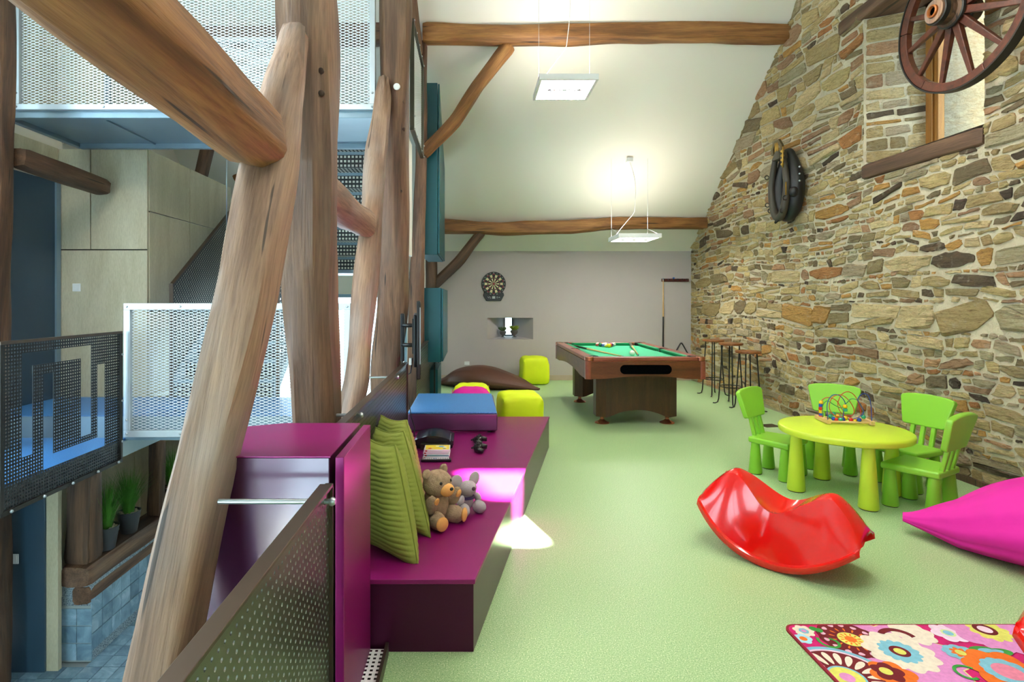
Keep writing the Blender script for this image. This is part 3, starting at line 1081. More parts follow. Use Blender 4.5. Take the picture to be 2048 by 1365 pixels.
# peg heads on the posts
def peg(x, y, z, par):
    p_ = MB().lathe([(.014, -.02), (.014, .002), (.011, .004)], 12, rot('X', pi / 2)).build('peg', MT['timber_dark'], None, smooth=True, sharp=40)
    p_.parent = par
    p_.matrix_parent_inverse = par.matrix_world.inverted()
    p_.location = (x, y, z)
op = bpy.data.objects['oak_post']
bpy.context.view_layer.update()
peg(-.702, 2.578, 2.485, op); peg(-.700, 2.576, 2.38, op)
peg(-.60, 4.905, 3.17, p4); peg(-.602, 4.905, 2.93, p4); peg(-.63, 4.905, 2.38, p4)
ps_ = bpy.data.objects['leaning_strut']
peg(-.80, 2.115, 1.98, ps_)
# purlins and braces
timber('oak_purlin', 'nearer oak ceiling purlin above the suspended lamp', 'beam',
       [(-.60, 6.82, 4.70, .22, .24), (.5, 6.82, 4.67, .22, .24), (1.6, 6.82, 4.69, .22, .23), (2.8, 6.82, 4.70, .22, .22), (XR + .06, 6.82, 4.69, .22, .21)], MT['timber_warm'], 12, wob=.016)
timber('oak_purlin', 'farther wavy oak ceiling purlin above the dartboard wall', 'beam',
       [(-.62, 9.2, 2.64, .2, .22), (.5, 9.2, 2.60, .2, .21), (1.6, 9.2, 2.62, .2, .22), (2.4, 9.2, 2.69, .2, .2), (XR + .06, 9.2, 2.69, .2, .19)], MT['timber_warm'], 13, wob=.018)
timber('oak_purlin', 'oak purlin seen through the upper mesh balustrade', 'beam',
       [(XL + .02, 6.82, 4.62, .22, .22), (-2.4, 6.82, 4.66, .22, .23), (-.72, 6.82, 4.69, .22, .23)], MT['timber_brown'], 14, wob=.016)
timber('oak_brace', 'diagonal oak knee brace between slim post and nearer purlin', 'brace',
       [(-.60, 6.86, 3.22, .13, .13), (-.22, 6.86, 3.62, .155, .14), (.08, 6.86, 4.08, .15, .14), (.46, 6.86, 4.56, .18, .15)], MT['timber_warm'], 15, wob=.012)
timber('oak_brace', 'short diagonal oak knee brace below the farther purlin', 'brace',
       [(-.62, 9.2, 1.66, .16, .14), (-.2, 9.2, 2.08, .17, .14), (.16, 9.2, 2.54, .15, .14)], MT['timber_dark'], 16, wob=.011)
timber('oak_brace', 'thin oak brace rising beside the upper side balustrade', 'brace',
       [(-.66, 6.75, 4.42, .12, .12), (-.70, 6.3, 5.0, .12, .12)], MT['timber'], 17, wob=.01)
timber('oak_brace', 'curved oak rafter foot above the plywood stair panels', 'brace',
       [(-3.2, 8.35, 2.55, .16, .16), (-3.28, 8.35, 2.95, .16, .16), (-3.52, 8.35, 3.3, .15, .15)], MT['timber_warm'], 18, wob=.01)
timber('oak_brace', 'dark stub of oak framing above the plywood wall corner', 'brace',
       [(-3.52, 7.2, 3.0, .14, .14), (-3.42, 7.2, 3.42, .14, .14)], MT['timber_brown'], 19, wob=.01)
# white bolt cover on the television post
m = MB().lathe([(.028, 0), (.03, .004), (.03, .012), (.02, .018)], 16, tr(-.66, 4.875, 3.29) @ rot('X', pi / 2))
m.build('bolt_cap', MT['white'], None, smooth=True, sharp=40)
bc = bpy.data.objects['bolt_cap']
tag(bc, 'round white bolt cap on the oak post near the strut top', 'bolt cap')
# =================================================================== STAIR HALL (left)
LA, LB, MZ = .20, .39, 3.03      # landing heights and mezzanine underside
HX = -3.04                        # guard line of the lower landing
# lower hall floor with slate tiles
flow = MB().box(XL, -.95, NEAR_Y, YF, ZL - .2, ZL - .012).build('floor_lower', MT['grout'])
struct(tag(flow, 'blue slate tiled floor of the lower hall'))
tile_me = MB().box(-.0715, .0715, -.0715, .0715, -.012, 0).mesh('tile', MT['slate'])
for i in range(-13, 1):
    for j in range(0, 26):
        x, y = -2.0 + i * .15 + .075 + .02, 3.2 + j * .15
        px = 944 + x * 1110 / y
        if -40 < px < 330 and y < 6.2 and x > XL + .1 and not (x < -3.28 and y > 4.78):
            o = link(bpy.data.objects.new('tile', tile_me), flow)
            o.location = (x, y, ZL)
# mezzanine walkway
mz = thing('mezzanine_walkway', 'blue grey steel walkway slab under the upper mesh balustrade', 'walkway')
boxpart('deck', MT['bluepaint'], mz, -4.08, -.85, 4.92, 5.82, MZ + .02, MZ + .10)
boxpart('edge_beam', MT['bluepaint'], mz, -4.10, -.85, 4.88, 4.95, MZ - .01, MZ + .06, .006)
boxpart('edge_beam', MT['bluepaint'], mz, -4.10, -.85, 5.78, 5.84, MZ - .03, MZ + .06, .006)
boxpart('edge_beam', MT['bluepaint'], mz, -4.14, -4.08, 4.88, 5.84, MZ - .02, MZ + .06, .006)
for x in (-3.3, -2.5, -1.7):
    boxpart('joist', MT['bluepaint'], mz, x - .006, x + .006, 4.95, 5.78, MZ + .005, MZ + .02)

def mesh_guard(name, label, loc, rz, w, h, pw, ph, bar=.05, posts=(), grp='white mesh balustrade panels', mt='galv'):
    g = thing(name, label, 'balustrade', loc, rz, grp)
    for (x0, x1, z0, z1) in ((0, w, 0, bar), (0, w, h - bar, h), (0, bar, bar, h - bar), (w - bar, w, bar, h - bar)):
        boxpart('frame_bar', MT[mt], g, x0, x1, -.022, .022, z0, z1, .004)
    inf = expanded(w - 2 * bar, h - 2 * bar, pw, ph).build('mesh_infill', MT['whitemesh'], g, loc=(bar, .008, bar))
    inf['kind'] = 'stuff'
    n = 0
    for x in [bar * .5, w - bar * .5] + [w * k / 4 for k in (1, 2, 3)]:
        for z in (bar * .5, h * .13, h - bar * .5):
            if 0.1 < x < w - .1 and abs(z - h * .13) < .01:
                continue
            m = MB().lathe([(.011, 0), (.011, .004), (.006, .009)], 10, tr(x, -.022, z) @ rot('X', pi / 2))
            m.build('rivet', MT['steel'], g, smooth=True, sharp=40)
    return g
mesh_guard('mesh_balustrade', 'wide white mesh balustrade on the upper walkway front', (-4.0, 4.86, 3.08), 0, 3.155, 1.12, .0675, .0255)
mesh_guard('mesh_balustrade', 'white mesh balustrade on the rear edge of the upper walkway', (-3.2, 5.80, 3.10), 0, 1.25, 1.06, .0675, .0255)
mesh_guard('mesh_balustrade', 'grey framed mesh balustrade on the blue landing behind the posts', (HX, 4.86, .22), 0, 1.98, 1.17, .068, .0257, .058)
mesh_guard('mesh_balustrade', 'mesh balustrade seen edge on between the upper oak posts', (-.60, 5.55, 3.12), pi / 2, 1.12, 1.12, .0675, .0255, .03, mt='darkmetal')
# pale board below the side balustrade
b = MB().box(-.012, .012, -.3, .3, -.6, .62).build('white_panel', MT['whitepaint'], None, bevel=.003, loc=(-.665, 5.75, 2.49))
tag(b, 'narrow white panel standing between the upper oak posts', 'panel')

# landings
lb = thing('stair_landing', 'blue vinyl stair landing in front of the plywood wall', 'landing')
boxpart('deck', MT['blue_floor'], lb, XL, -1.0, 4.92, 5.86, LB - .02, LB)
boxpart('riser', MT['bluepaint'], lb, XL, -1.0, 4.90, 4.93, LA - .02, LB - .004)
boxpart('soffit', MT['bluepaint'], lb, XL, -1.0, 4.93, 5.86, LA - .02, LB - .02)
la = thing('stair_landing', 'bright blue lower landing behind the cut out balustrade', 'landing')
boxpart('deck', MT['blue_floor'], la, XL, HX - .02, 2.6, 4.90, LA - .02, LA)
boxpart('edge_plate', paint('a3b7bc', .75), la, HX - .02, HX, 2.6, 5.65, .05, LA - .021)
boxpart('soffit', MT['bluepaint'], la, XL, HX - .02, 2.6, 4.90, LA - .12, LA - .02)

# cut-out perforated balustrade on the lower landing
def cut(u, v):
    def inr(u0, u1, v0, v1):
        return u0 < u < u1 and v0 < v < v1
    arch = inr(.174, .842, .30, 1.02) and not inr(.268, .74, 0, .925)
    cup = inr(.344, 1.015, .16, .84) and not inr(.442, .919, .26, 2)
    return arch or cup
g = thing('cut_out_balustrade', 'black perforated balustrade panel with interlocking loop cut outs', 'balustrade', (HX + .01, 3.57, .05))
s = perf(1.2, 1.08, .02353, .0068, cut, stag=False)
fm = frame((0, 0, 0), (0, 1, 0), (0, 0, 1), (1, 0, 0))
sh = MB().add(s.v, s.f, fm).build('perforated_sheet', MT['blackmetal'], g, weld=True)
sh['kind'] = 'stuff'
so = sh.modifiers.new('thick', 'SOLIDIFY'); so.thickness = .003
for (y0, y1, z0, z1) in ((-.02, 1.22, 1.08, 1.10), (-.02, 1.22, -.03, 0), (-.022, 0, 0, 1.08), (1.2, 1.222, 0, 1.08)):
    boxpart('frame_bar', MT['bronze'] if z0 > 1 else MT['iron'], g, -.016, .016, y0, y1, z0, z1, .002)
for y in (.06, .34, .62, .9, 1.16):
    MB().lathe([(.012, 0), (.012, .006), (.007, .012)], 10, tr(.016, y, -.015) @ rot('Y', pi / 2)).build('bolt', MT['steel'], g, smooth=True, sharp=40)
for z in (.15, .5, .9):
    MB().lathe([(.01, 0), (.01, .006), (.006, .010)], 10, tr(.016, 1.211, z) @ rot('Y', pi / 2)).build('bolt', MT['steel'], g, smooth=True, sharp=40)

# plywood panel walls
pw = struct(thing('wall_stair', 'pale plywood panelled wall behind the blue landing', None))
boxpart('backing', MT['gap'], pw, XL, -3.46, 5.90, 5.96, LB, 3.02)
G = .006
for (x0, x1, z0, z1) in ((-4.4, -4.035, 1.95, 3.02), (-4.035, -3.43, 1.95, 3.02), (-4.4, -3.43, LB, 1.95)):
    boxpart('panel', MT['plywood'], pw, x0 + G, x1 - G, 5.87, 5.90, z0 + G, z1 - G, .002)
boxpart('backing', MT['gap'], pw, -3.50, -3.455, 5.90, 9.7, LB, 2.36)
for (y0, y1) in ((5.90, 6.75), (6.75, 7.9), (7.9, 9.05)):
    for (z0, z1) in ((LB, 1.3), (1.3, 2.36), (2.36, 3.02)):
        zt1 = min(z1, roof_z(y1) - .15)
        if zt1 - z0 > .2:
            boxpart('panel', MT['plywood'], pw, -3.455, -3.43, y0 + G, y1 - G, z0 + G, zt1 - G, .002)
pl = struct(thing('wall_side_cladding', 'plywood cladding boards up the left wall', None))
for k, (z0, z1) in enumerate(((2.70, 3.02), (3.14, 3.30), (3.30, 3.47), (3.47, 3.64), (3.64, 3.81), (3.81, 3.98), (3.98, 4.15), (4.15, 4.32))):
    boxpart('panel', MT['plywood'], pl, XL, XL + .03, 4.4, 5.86, z0 + G / 2, z1 - G / 2, .002)
# blue door in the left wall on the upper landing
d1 = struct(thing('door_1', 'dark blue door in the left wall beside the plywood panels', None))
boxpart('door_leaf', MT['bluedoor'], d1, XL, XL + .04, 4.75, 5.84, LB, 2.66, .003)
boxpart('door_frame', MT['bluepaint'], d1, XL, XL + .06, 5.80, 5.86, LB, 2.69)
# light switches
def switch(label, x, y, z):
    t_ = thing('light_switch', label, 'light switch', (x, y, z))
    boxpart('cover_plate', MT['white'], t_, -.042, .042, -.008, 0, -.042, .042, .003)
    boxpart('rocker', MT['white'], t_, -.03, .03, -.014, -.008, -.03, .033, .002)
switch('white light switch on the large plywood panel', -4.18, 5.87, 1.55)
switch('light switch on the dark lower hall door panel', -3.87, 4.69, -.77)

# upper room doorway behind the mesh
ud = struct(thing('door_2', 'blue framed doorway to the upper room behind the mesh', None))
boxpart('backing', MT['plywood'], ud, XL, -4.62 + .0, 7.0, 7.05, 3.0, 4.5) if False else None
m = MB()
m.box(-4.4, -3.95, 5.95, 5.99, 3.1, 4.6)
m.build('side_panel', MT['plywood'], ud)
m = MB()
m.box(-3.95, -3.90, 5.95, 6.0, 3.1, 3.95); m.box(-3.95, -3.1, 5.95, 6.0, 3.95, 4.0)
m.build('door_frame', MT['bluepaint'], ud)
MB().box(-3.70, -3.15, 6.5, 6.53, 3.35, 3.75).build('shutter', paint('5a2c22', .6), ud)

# stairs: U-turn of two flights, perforated treads with square holes
RISE, GOING = (MZ + .10 - LB) / 15, .26
def sq_sheet(w, h):
    return perf(w, h, .045, .013, None, False, square=True)
tread_me = sq_sheet(1.06, GOING + .02).mesh('tread', MT['blackmetal'])
riser_me = MB().add(*(lambda s_: (s_.v, s_.f))(sq_sheet(1.06, RISE - .03)), frame((0, 0, 0), (1, 0, 0), (0, 0, 1), (0, -1, 0))).mesh('riser', MT['blackmetal'])
nose_me = MB().box(0, 1.06, -.012, .012, -.035, .0).mesh('nosing', MT['bluepaint'])
def flight(label, x0, y0, z0, n, dy):
    f = thing('stair_flight', label, 'stairs', (x0, y0, z0), 0, 'perforated steel stair flights')
    for k in range(n):
        z = RISE * (k + 1)
        y = dy * k * GOING
        o = link(bpy.data.objects.new('tread', tread_me), f)
        o['kind'] = 'stuff'
        o.location = (0, y if dy > 0 else y - GOING - .02, z)
        o = link(bpy.data.objects.new('riser', riser_me), f)
        o['kind'] = 'stuff'
        o.location = (0, y, z - RISE)
        o = link(bpy.data.objects.new('nosing', nose_me), f)
        o.location = (0, y, z)
    for x in (-.03, 1.06):
        yb_, zb = dy * (n - 1) * GOING, RISE * n
        m = MB().add([(x, 0, 0), (x, yb_, zb - .12), (x, yb_, zb + .03), (x, 0, RISE + .03), (x + .03, 0, 0), (x + .03, yb_, zb - .12), (x + .03, yb_, zb + .03), (x + .03, 0, RISE + .03)],
                     [(0, 1, 2, 3), (7, 6, 5, 4), (0, 4, 5, 1), (1, 5, 6, 2), (2, 6, 7, 3), (3, 7, 4, 0)])
        m.build('stringer', MT['bluepaint'], f)
    return f
flight('lower stair flight of dark perforated steps leaving the blue landing', -3.17, 5.90, LB, 8, 1)
flight('upper stair flight of dark perforated steps rising to the walkway', -2.02, 7.98, LB + 8 * RISE, 7, -1)
l2 = thing('half_landing', 'steel half landing where the stairs turn back', 'landing')
boxpart('deck', MT['bluepaint'], l2, -3.17, -.96, 7.98, 8.75, LB + 8 * RISE - .05, LB + 8 * RISE)
# stair guards: inclined perforated panels
def stair_guard(label, x, y0, zb, n):
    g_ = thing('stair_guard', label, 'balustrade', (x, y0, zb), 0, 'inclined stair guards')
    L_ = n * GOING
    H_ = n * RISE
    hh = 1.0
    s_ = perf(L_, hh, .034, .0095, None, True)
    vs = [(0, p[0], p[1] + p[0] / L_ * H_ + .18) for p in s_.v]
    q_ = MB().add(vs, s_.f).build('perforated_sheet', MT['blackmetal'], g_)
    q_['kind'] = 'stuff'
    m = MB()
    m.hexa([(-.02, 0, hh + .18), (.02, 0, hh + .18), (.02, L_, hh + .18 + H_), (-.02, L_, hh + .18 + H_), (-.02, 0, hh + .205), (.02, 0, hh + .205), (.02, L_, hh + .205 + H_), (-.02, L_, hh + .205 + H_)])
    m.build('handrail', MT['bronze'], g_)
    boxpart('newel_bar', MT['bronze'], g_, -.02, .02, -.02, 0, 0, hh + .20)
    return g_
stair_guard('dark perforated stair guard along the plywood wall side', -3.19, 5.90, LB, 8)
stair_guard('dark perforated stair guard on the open side of the lower flight', -2.06, 5.90, LB, 8)
# thin suspension rods
for x, y in ((-3.05, 6.9),):
    o = MB().tube([(x, y, 1.9), (x, y, roof_z(y) - .01)], .008, 8).build('suspension_rod', MT['steel'], None, smooth=True)
    tag(o, 'thin steel rod hanging beside the plywood stair wall', 'rod')

# =================================================================== LOWER HALL
# dark door and wall under the landing
d3 = struct(thing('door_3', 'dark blue grey door in the lower hall below the landing', None))
boxpart('door_leaf', MT['bluedoor'], d3, -4.3, -3.62, 4.70, 4.74, ZL, .05, .003)
boxpart('side_panel', MT['plywood'], d3, -3.62, -3.52, 4.72, 4.76, ZL, .05)
# tiled half wall
hw = struct(thing('wall_half', 'slate tiled half wall carrying the sill beams and grass pots', None))
HX0, HX1, HY0, HY1 = -3.575, -3.31, 4.83, 7.2
boxpart('core', MT['grit'], hw, HX0, HX1 - .012, HY0 + .012, HY1, ZL, -1.03)
wall_tile = MB().box(-.006, .006, -.0655, .0655, -.0715, .0715).mesh('tile', MT['slate'])
front_tile = MB().box(-.0635, .0635, -.006, .006, -.0715, .0715).mesh('tile', MT['slate'])
for r in range(3):
    z = ZL + .09 + .152 * r
    for k in range(12):
        y = HY0 + .07 + .137 * k
        o = link(bpy.data.objects.new('tile', wall_tile), hw)
        o.location = (HX1 - .006, y, z + .08)
    for k in range(2):
        o = link(bpy.data.objects.new('tile', front_tile), hw)
        o.location = (HX0 + .067 + .133 * k, HY0 + .006, z)
boxpart('core', MT['grout'], hw, HX0, HX1 - .013, HY0 + .008, HY0 + .014, ZL, -1.25)
timber('sill_beam', 'upper weathered oak sill beam under the grass pots', 'beam',
       [(-3.44, 4.80, -.985, .26, .19), (-3.44, 7.2, -.985, .26, .19)], MT['timber'], 41, wob=.010, sq=.35)
timber('sill_beam', 'lower weathered oak sill beam lying on the slate half wall', 'beam',
       [(-3.40, 4.83, -1.165, .17, .17), (-3.39, 7.2, -1.165, .17, .17)], MT['timber'], 42, wob=.010, sq=.45)
timber('sill_post', 'squat oak post standing on the sill beam before the first pot', 'post',
       [(-3.45, 4.93, -.89, .24, .22), (-3.43, 4.93, .04, .2, .2)], MT['timber_dark'], 43, wob=.012, sq=.4)
timber('sill_post', 'squat oak post standing between the second and third pot', 'post',
       [(-3.40, 5.98, -.89, .15, .12), (-3.39, 5.98, .10, .13, .12)], MT['timber_dark'], 44, wob=.012, sq=.4)
# plywood wall behind the pots
bw = struct(thing('wall_hall_back', 'plywood wall behind the grass pots in the lower hall', None))
for k in range(4):
    boxpart('panel', MT['plywood'], bw, XL, XL + .04, 4.78 + k * 1.2, 4.78 + (k + 1) * 1.2 - .012, ZL, .04)
boxpart('panel', MT['plywood'], bw, XL, -2.6, 7.3, 7.34, ZL, .15)
# grass pots
def grass_pot(label, x, y, z, seed, H=.54):
    rg_ = random.Random(seed)
    p = thing('grass_pot', label, 'potted plant', (x, y, z), 0, 'grass pots on the sill beam')
    MB().lathe([(.062, 0), (.072, .01), (.105, .2), (.108, .215), (.098, .215), (.094, .195)], 24).build('pot', MT['pot'], p, smooth=True, sharp=40)
    m = MB()
    for k in range(70):
        a, r = rg_.uniform(0, 2 * pi), .09 * sqrt(rg_.random())
        s_ = rg_.uniform(.008, .014)
        m.ball((r * cos(a), r * sin(a), .195 + rg_.uniform(0, .006)), (s_, s_, s_ * .7), 6, 4)
    m.build('pebbles', MT['gravel'], p, smooth=True)['kind'] = 'stuff'
    m = MB()
    for k in range(420):
        a, r = rg_.uniform(0, 2 * pi), .05 * sqrt(rg_.random())
        out = rg_.uniform(.02, .24)
        hh = rg_.uniform(.6, 1.05) * H * (1 - out * .9)
        b_ = Vector((r * cos(a), r * sin(a), .19))
        wv = Vector((-sin(a), cos(a), 0)) * rg_.uniform(.0022, .004)
        vs = []
        for i in range(5):
            t_ = i / 4
            c_ = b_ + Vector((cos(a), sin(a), 0)) * out * t_ ** 1.8 + Vector((0, 0, hh * (t_ - .12 * t_ * t_)))
            vs += [c_ - wv * (1 - t_ * .9), c_ + wv * (1 - t_ * .9)]
        m.add(vs, [(2 * i, 2 * i + 1, 2 * i + 3, 2 * i + 2) for i in range(4)])
    m.build('grass_blades', MT['grass'], p)['kind'] = 'stuff'
grass_pot('dark pot of tall green grass nearest the squat post', -3.38, 5.13, -.885, 1)
grass_pot('dark pot of tall green grass in the middle of the sill', -3.40, 5.50, -.885, 2)
grass_pot('dark pot of tall green grass beyond the second squat post', -3.36, 6.22, -.885, 3)
# low slate block at the bottom edge
o = MB().box(-.12, .12, -.2, .2, 0, .09).build('slate_step', MT['slate'], None, bevel=.004, loc=(-2.62, 4.25, ZL))
tag(o, 'low slate block on the tiled hall floor', 'step')

# =================================================================== GUARD PANELS ALONG THE PLAYROOM EDGE
def perf_guard(label, x, y0, y1, z0, z1, pitch, hr, rail=.03, grp='perforated guard panels along the playroom edge'):
    g_ = thing('perforated_guard', label, 'balustrade', (x, y0, z0), 0, grp)
    s_ = perf(y1 - y0, z1 - z0, pitch, hr, None, True)
    q_ = MB().add(s_.v, s_.f, frame((0, 0, 0), (0, 1, 0), (0, 0, 1), (1, 0, 0))).build('perforated_sheet', MT['darkmetal'], g_, weld=True)
    q_['kind'] = 'stuff'
    so_ = q_.modifiers.new('thick', 'SOLIDIFY'); so_.thickness = .003
    boxpart('top_edge', MT['bronze'], g_, -.028, .012, 0, y1 - y0, z1 - z0 - .004, z1 - z0 + .006, .002)
    boxpart('end_edge', MT['bronze'], g_, -.012, .012, y1 - y0, y1 - y0 + .006, 0, z1 - z0 + .006)
    return g_
def standoff(g_, y, z, x0, x1=.02):
    m = MB().tube([(x0, y, z), (x1, y, z)], .008, 12)
    m.build('standoff_rod', MT['steel'], g_, smooth=True, sharp=50)
    m = MB().tube([(x1 - .004, y, z), (x1 + .004, y, z), (x1 + .012, y, z)], [.012, .014, .009], 12)
    m.build('rod_cap', MT['steel'], g_, smooth=True, sharp=50)
g1 = perf_guard('perforated bronze guard panel in the near foreground before the purple cabinet', -.438, .12, 1.70, 0, .85, .0245, .0050)
standoff(g1, 1.53, .82, -.315)
g2 = perf_guard('perforated bronze guard panel behind the olive cushions', -.545, 2.30, 4.63, .30, .895, .0245, .0050)
standoff(g2, .32, .575, -.115)
standoff(g2, 1.60, .575, -.185)
g3 = perf_guard('perforated bronze guard panel in front of the teal cupboards', -.555, 5.55, 8.0, .02, .90, .03, .0075)
standoff(g3, 2.35, .86, -.06)
standoff(g3, 2.0, .86, -.06)
# =================================================================== PURPLE CABINET, BENCH, STEP
cab = thing('purple_cabinet', 'glossy plum cabinet at the head of the bench', 'cabinet', (-.66, 2.0, 0))
m = MB()
# top face with a cut back-left corner
m.prism([(-.25, -.225), (.205, -.225), (.205, .245), (-.09, .245), (-.25, .17)], .0, .915)
m.build('body', MT['cabinet'], cab, bevel=.004)
m = MB()
m.prism([(-.26, -.23), (.208, -.23), (.208, .25), (-.095, .25), (-.26, .175)], .916, .92)
m.build('top_panel', MT['purple'], cab)
cs = thing('side_slab', None, None)
bpy.data.objects.remove(cs)
boxpart('side_slab', MT['purple'], cab, .225, .253, -.235, .225, .0, .918, .002)
bench = thing('magenta_bench', 'long magenta metal bench tapering along the room edge', 'bench')
BZ = .295
poly = [(-.54, 2.23), (.012, 2.23), (.746, 5.345), (-.54, 5.345)]
def ins(d):
    return [(poly[0][0], poly[0][1] + d), (poly[1][0] - d, poly[1][1] + d), (poly[2][0] - d, poly[2][1] - d), (poly[3][0], poly[3][1] - d)]
MB().prism(ins(.006), 0, BZ - .02).build('body', MT['purple_shaded'], bench, bevel=.002)
MB().prism(poly, BZ - .02, BZ).build('seat_top', MT['purple'], bench, bevel=.003)
st = thing('carpeted_step', 'step block with a blue carpet top standing on the bench', 'step', (-.17, 5.13, BZ))
boxpart('body', MT['step_side'], st, -.37, .385, -.46, .48, .02, .165, .012)
MB().prism([(-.37, -.46), (.38, -.46), (.365, .48), (-.37, .48)], .166, .178).build('carpet_top', MT['blue_floor'], st, bevel=.003)
boxpart('plinth', MT['black'], st, -.34, .33, -.42, .2, 0, .02)
boxpart('kick_plate', MT['purple'], st, -.36, .30, -.435, -.42, 0, .012)
# perforated threshold plate beside the bench end
th = thing('threshold_plate', 'white square perforated metal plate at the floor edge by the bench', 'floor plate', (-.437, .8, .0))
q_ = MB().add(*(lambda s_: (s_.v, s_.f))(perf(.092, 1.42, .0232, .0055, None, False, square=True)), tr(0, 0, .022)).build('perforated_plate', MT['white'], th)
q_['kind'] = 'stuff'
boxpart('edge_strip', MT['bronze'], th, .092, .104, 0, 1.42, 0, .05)
boxpart('under_tray', MT['black'], th, 0, .092, 0, 1.42, .0, .008)

# =================================================================== TEAL CUPBOARDS
t1 = thing('teal_cupboard', 'tall teal cupboard with a slanted top under the roof slope', 'cupboard', (0, 0, 0))
y0, y1, zb = 7.0, 8.35, 1.99
zt0, zt1 = 4.16, roof_z(y1) - .08
MB().hexa([(-.66, y0, zb), (-.435, y0, zb), (-.435, y1, zb), (-.66, y1, zb), (-.66, y0, zt0), (-.435, y0, zt0), (-.435, y1, zt1), (-.66, y1, zt1)]).build('body', MT['teal'], t1, bevel=.006)
MB().hexa([(-.43, y0 + .01, zb + .01), (-.41, y0 + .01, zb + .01), (-.41, y1, zb + .01), (-.43, y1, zb + .01), (-.43, y0 + .01, zt0 - .01), (-.41, y0 + .01, zt0 - .01), (-.41, y1, zt1 - .01), (-.43, y1, zt1 - .01)]).build('door', MT['teal'], t1, bevel=.004)
t2 = thing('teal_cupboard', 'low teal cupboard hanging behind the far guard panel', 'cupboard', (0, 0, 0))
boxpart('body', MT['teal'], t2, -.63, -.39, 7.0, 8.3, .63, 1.57, .006)
boxpart('door', MT['teal'], t2, -.385, -.365, 7.01, 8.3, .64, 1.56, .004)
boxpart('support', MT['teal'], t2, -.60, -.45, 7.3, 8.1, 0, .5)
for yy in (7.25, 8.1):
    boxpart('bracket', MT['iron'], t2, -.50, -.48, yy, yy + .02, .0, .63)

# =================================================================== TELEVISION
tv = thing('television', 'thin black flat television seen edge on above the bench', 'television', (-.455, 4.72, 1.10))
tv.rotation_euler = (0, 0, math.atan2(.455, 4.72))
boxpart('screen_panel', MT['black'], tv, -.014, .016, -.42, .40, -.30, .31, .008)
boxpart('rear_housing', MT['black'], tv, -.040, -.014, -.30, .30, -.22, .20, .01)
boxpart('screen', paint('05070a', .12), tv, .0165, .018, -.40, .38, -.27, .29)
boxpart('bezel_strip', MT['steel'], tv, .010, .016, -.424, -.42, -.18, .26)
br = thing('wall_bracket', 'black articulated television bracket bolted to the oak post', 'bracket', (-.57, 4.84, 1.12))
boxpart('wall_plate', MT['black'], br, -.05, -.02, -.04, .02, -.24, .18, .008)
for zz in (-.09, .08):
    m = MB().tube([(-.03, -.03, zz), (.02, -.08, zz), (.07, -.06, zz)], .018, 8)
    m.build('arm', MT['black'], br, smooth=True, sharp=50)
boxpart('mount_plate', MT['black'], br, .062, .076, -.14, .04, -.16, .14, .004)
MB().tube([(-.03, -.03, -.18), (-.05, -.05, -.32), (-.01, -.06, -.36), (.04, -.06, -.33), (.06, -.07, -.2)], .006, 8).build('cable', MT['black'], br, smooth=True)
boxpart('plug', MT['white'], br, .03, .055, -.09, -.06, -.26, -.20, .004)

# =================================================================== LAMPS
def lamp(label, x, y, z, top_y, seed, w=.62, cable=True):
    t_ = thing('suspended_lamp', label, 'lamp', (x, y, z), 0, 'white suspended panel lamps')
    h = w / 2
    m = MB()
    for (x0, x1, ya, yb_) in ((-h, h, -h, -h + .03), (-h, h, h - .03, h), (-h, -h + .03, -h + .03, h - .03), (h - .03, h, -h + .03, h - .03)):
        m.box(x0, x1, ya, yb_, -.03, .03)
    m.build('frame', MT['white'], t_)
    boxpart('diffuser', MT['lamp_down'], t_, -h + .03, h - .03, -h + .03, h - .03, -.026, -.018)
    boxpart('uplight', MT['lamp_up'], t_, -h + .06, h - .06, -h + .06, h - .06, .012, .02)
    for k in (-1, 0, 1):
        m = MB().lathe([(.056, 0), (.062, -.006), (.054, -.012), (.046, -.006)], 24, tr(k * .165, -.02, -.026), cap=False)
        m.build('spot_ring', MT['steel'], t_, smooth=True)
        MB().lathe([(.030, 0), (.024, -.010), (.004, -.014)], 16, tr(k * .165, -.02, -.026)).build('spot_bulb', MT['white'], t_, smooth=True)
    for sx in (-1, 1):
        for sy in (-1, 1):
            MB().lathe([(.008, 0), (.006, -.006)], 8, tr(sx * (h - .05), sy * (h - .06), -.026)).build('screw', MT['steel'], t_, smooth=True)
    zt = roof_z(top_y) - z
    ty = top_y - y
    rg_ = random.Random(seed)
    for sx in (-1, 1):
        m = MB()
        k = Vector((sx * h * .9, ty, .16))
        m.tube([k, (sx * h * .9, ty, zt - .005)], .0018, 6)
        for sy in (-1, 1):
            m.tube([k, (sx * h * .9, sy * h * .8 if abs(ty) < .3 else sy * .12 + ty, .03)], .0018, 6)
        m.build('suspension_wire', MT['galv'], t_, smooth=True)
    if cable:
        boxpart('ceiling_rose', MT['white'], t_, -.045, .045, ty - .04, ty + .04, zt - .055, zt - .0)
        pts = []
        n = 22
        for i in range(n + 1):
            q_ = i / n
            pts.append((lerp(0, -h * .9, max(0, (q_ - .7) / .3)) + .11 * sin(q_ * 3.4) * (1 - q_), lerp(ty, 0, q_), lerp(zt - .05, .03, q_ if q_ < .7 else q_)))
        m = MB().tube(pts, .0045, 8)
        m.build('power_cable', MT['rope'], t_, smooth=True)
    return t_
lamp('suspended white panel lamp with three round spots, nearest in view', 1.03, 6.2, 3.79, 6.2, 1, .63)
lamp('suspended white panel lamp low over the pool table', 2.35, 8.05, 2.32, 8.28, 2, .60)
lamp('added unseen panel lamp lighting the play area from above', 2.55, 3.9, 3.95, 3.9, 3)  # extra lamp out of view, added to brighten the play area
lamp('added unseen panel lamp lighting the bench from above', .95, 1.6, 3.8, 1.6, 4)  # second added lamp out of view, lights the bench and near floor

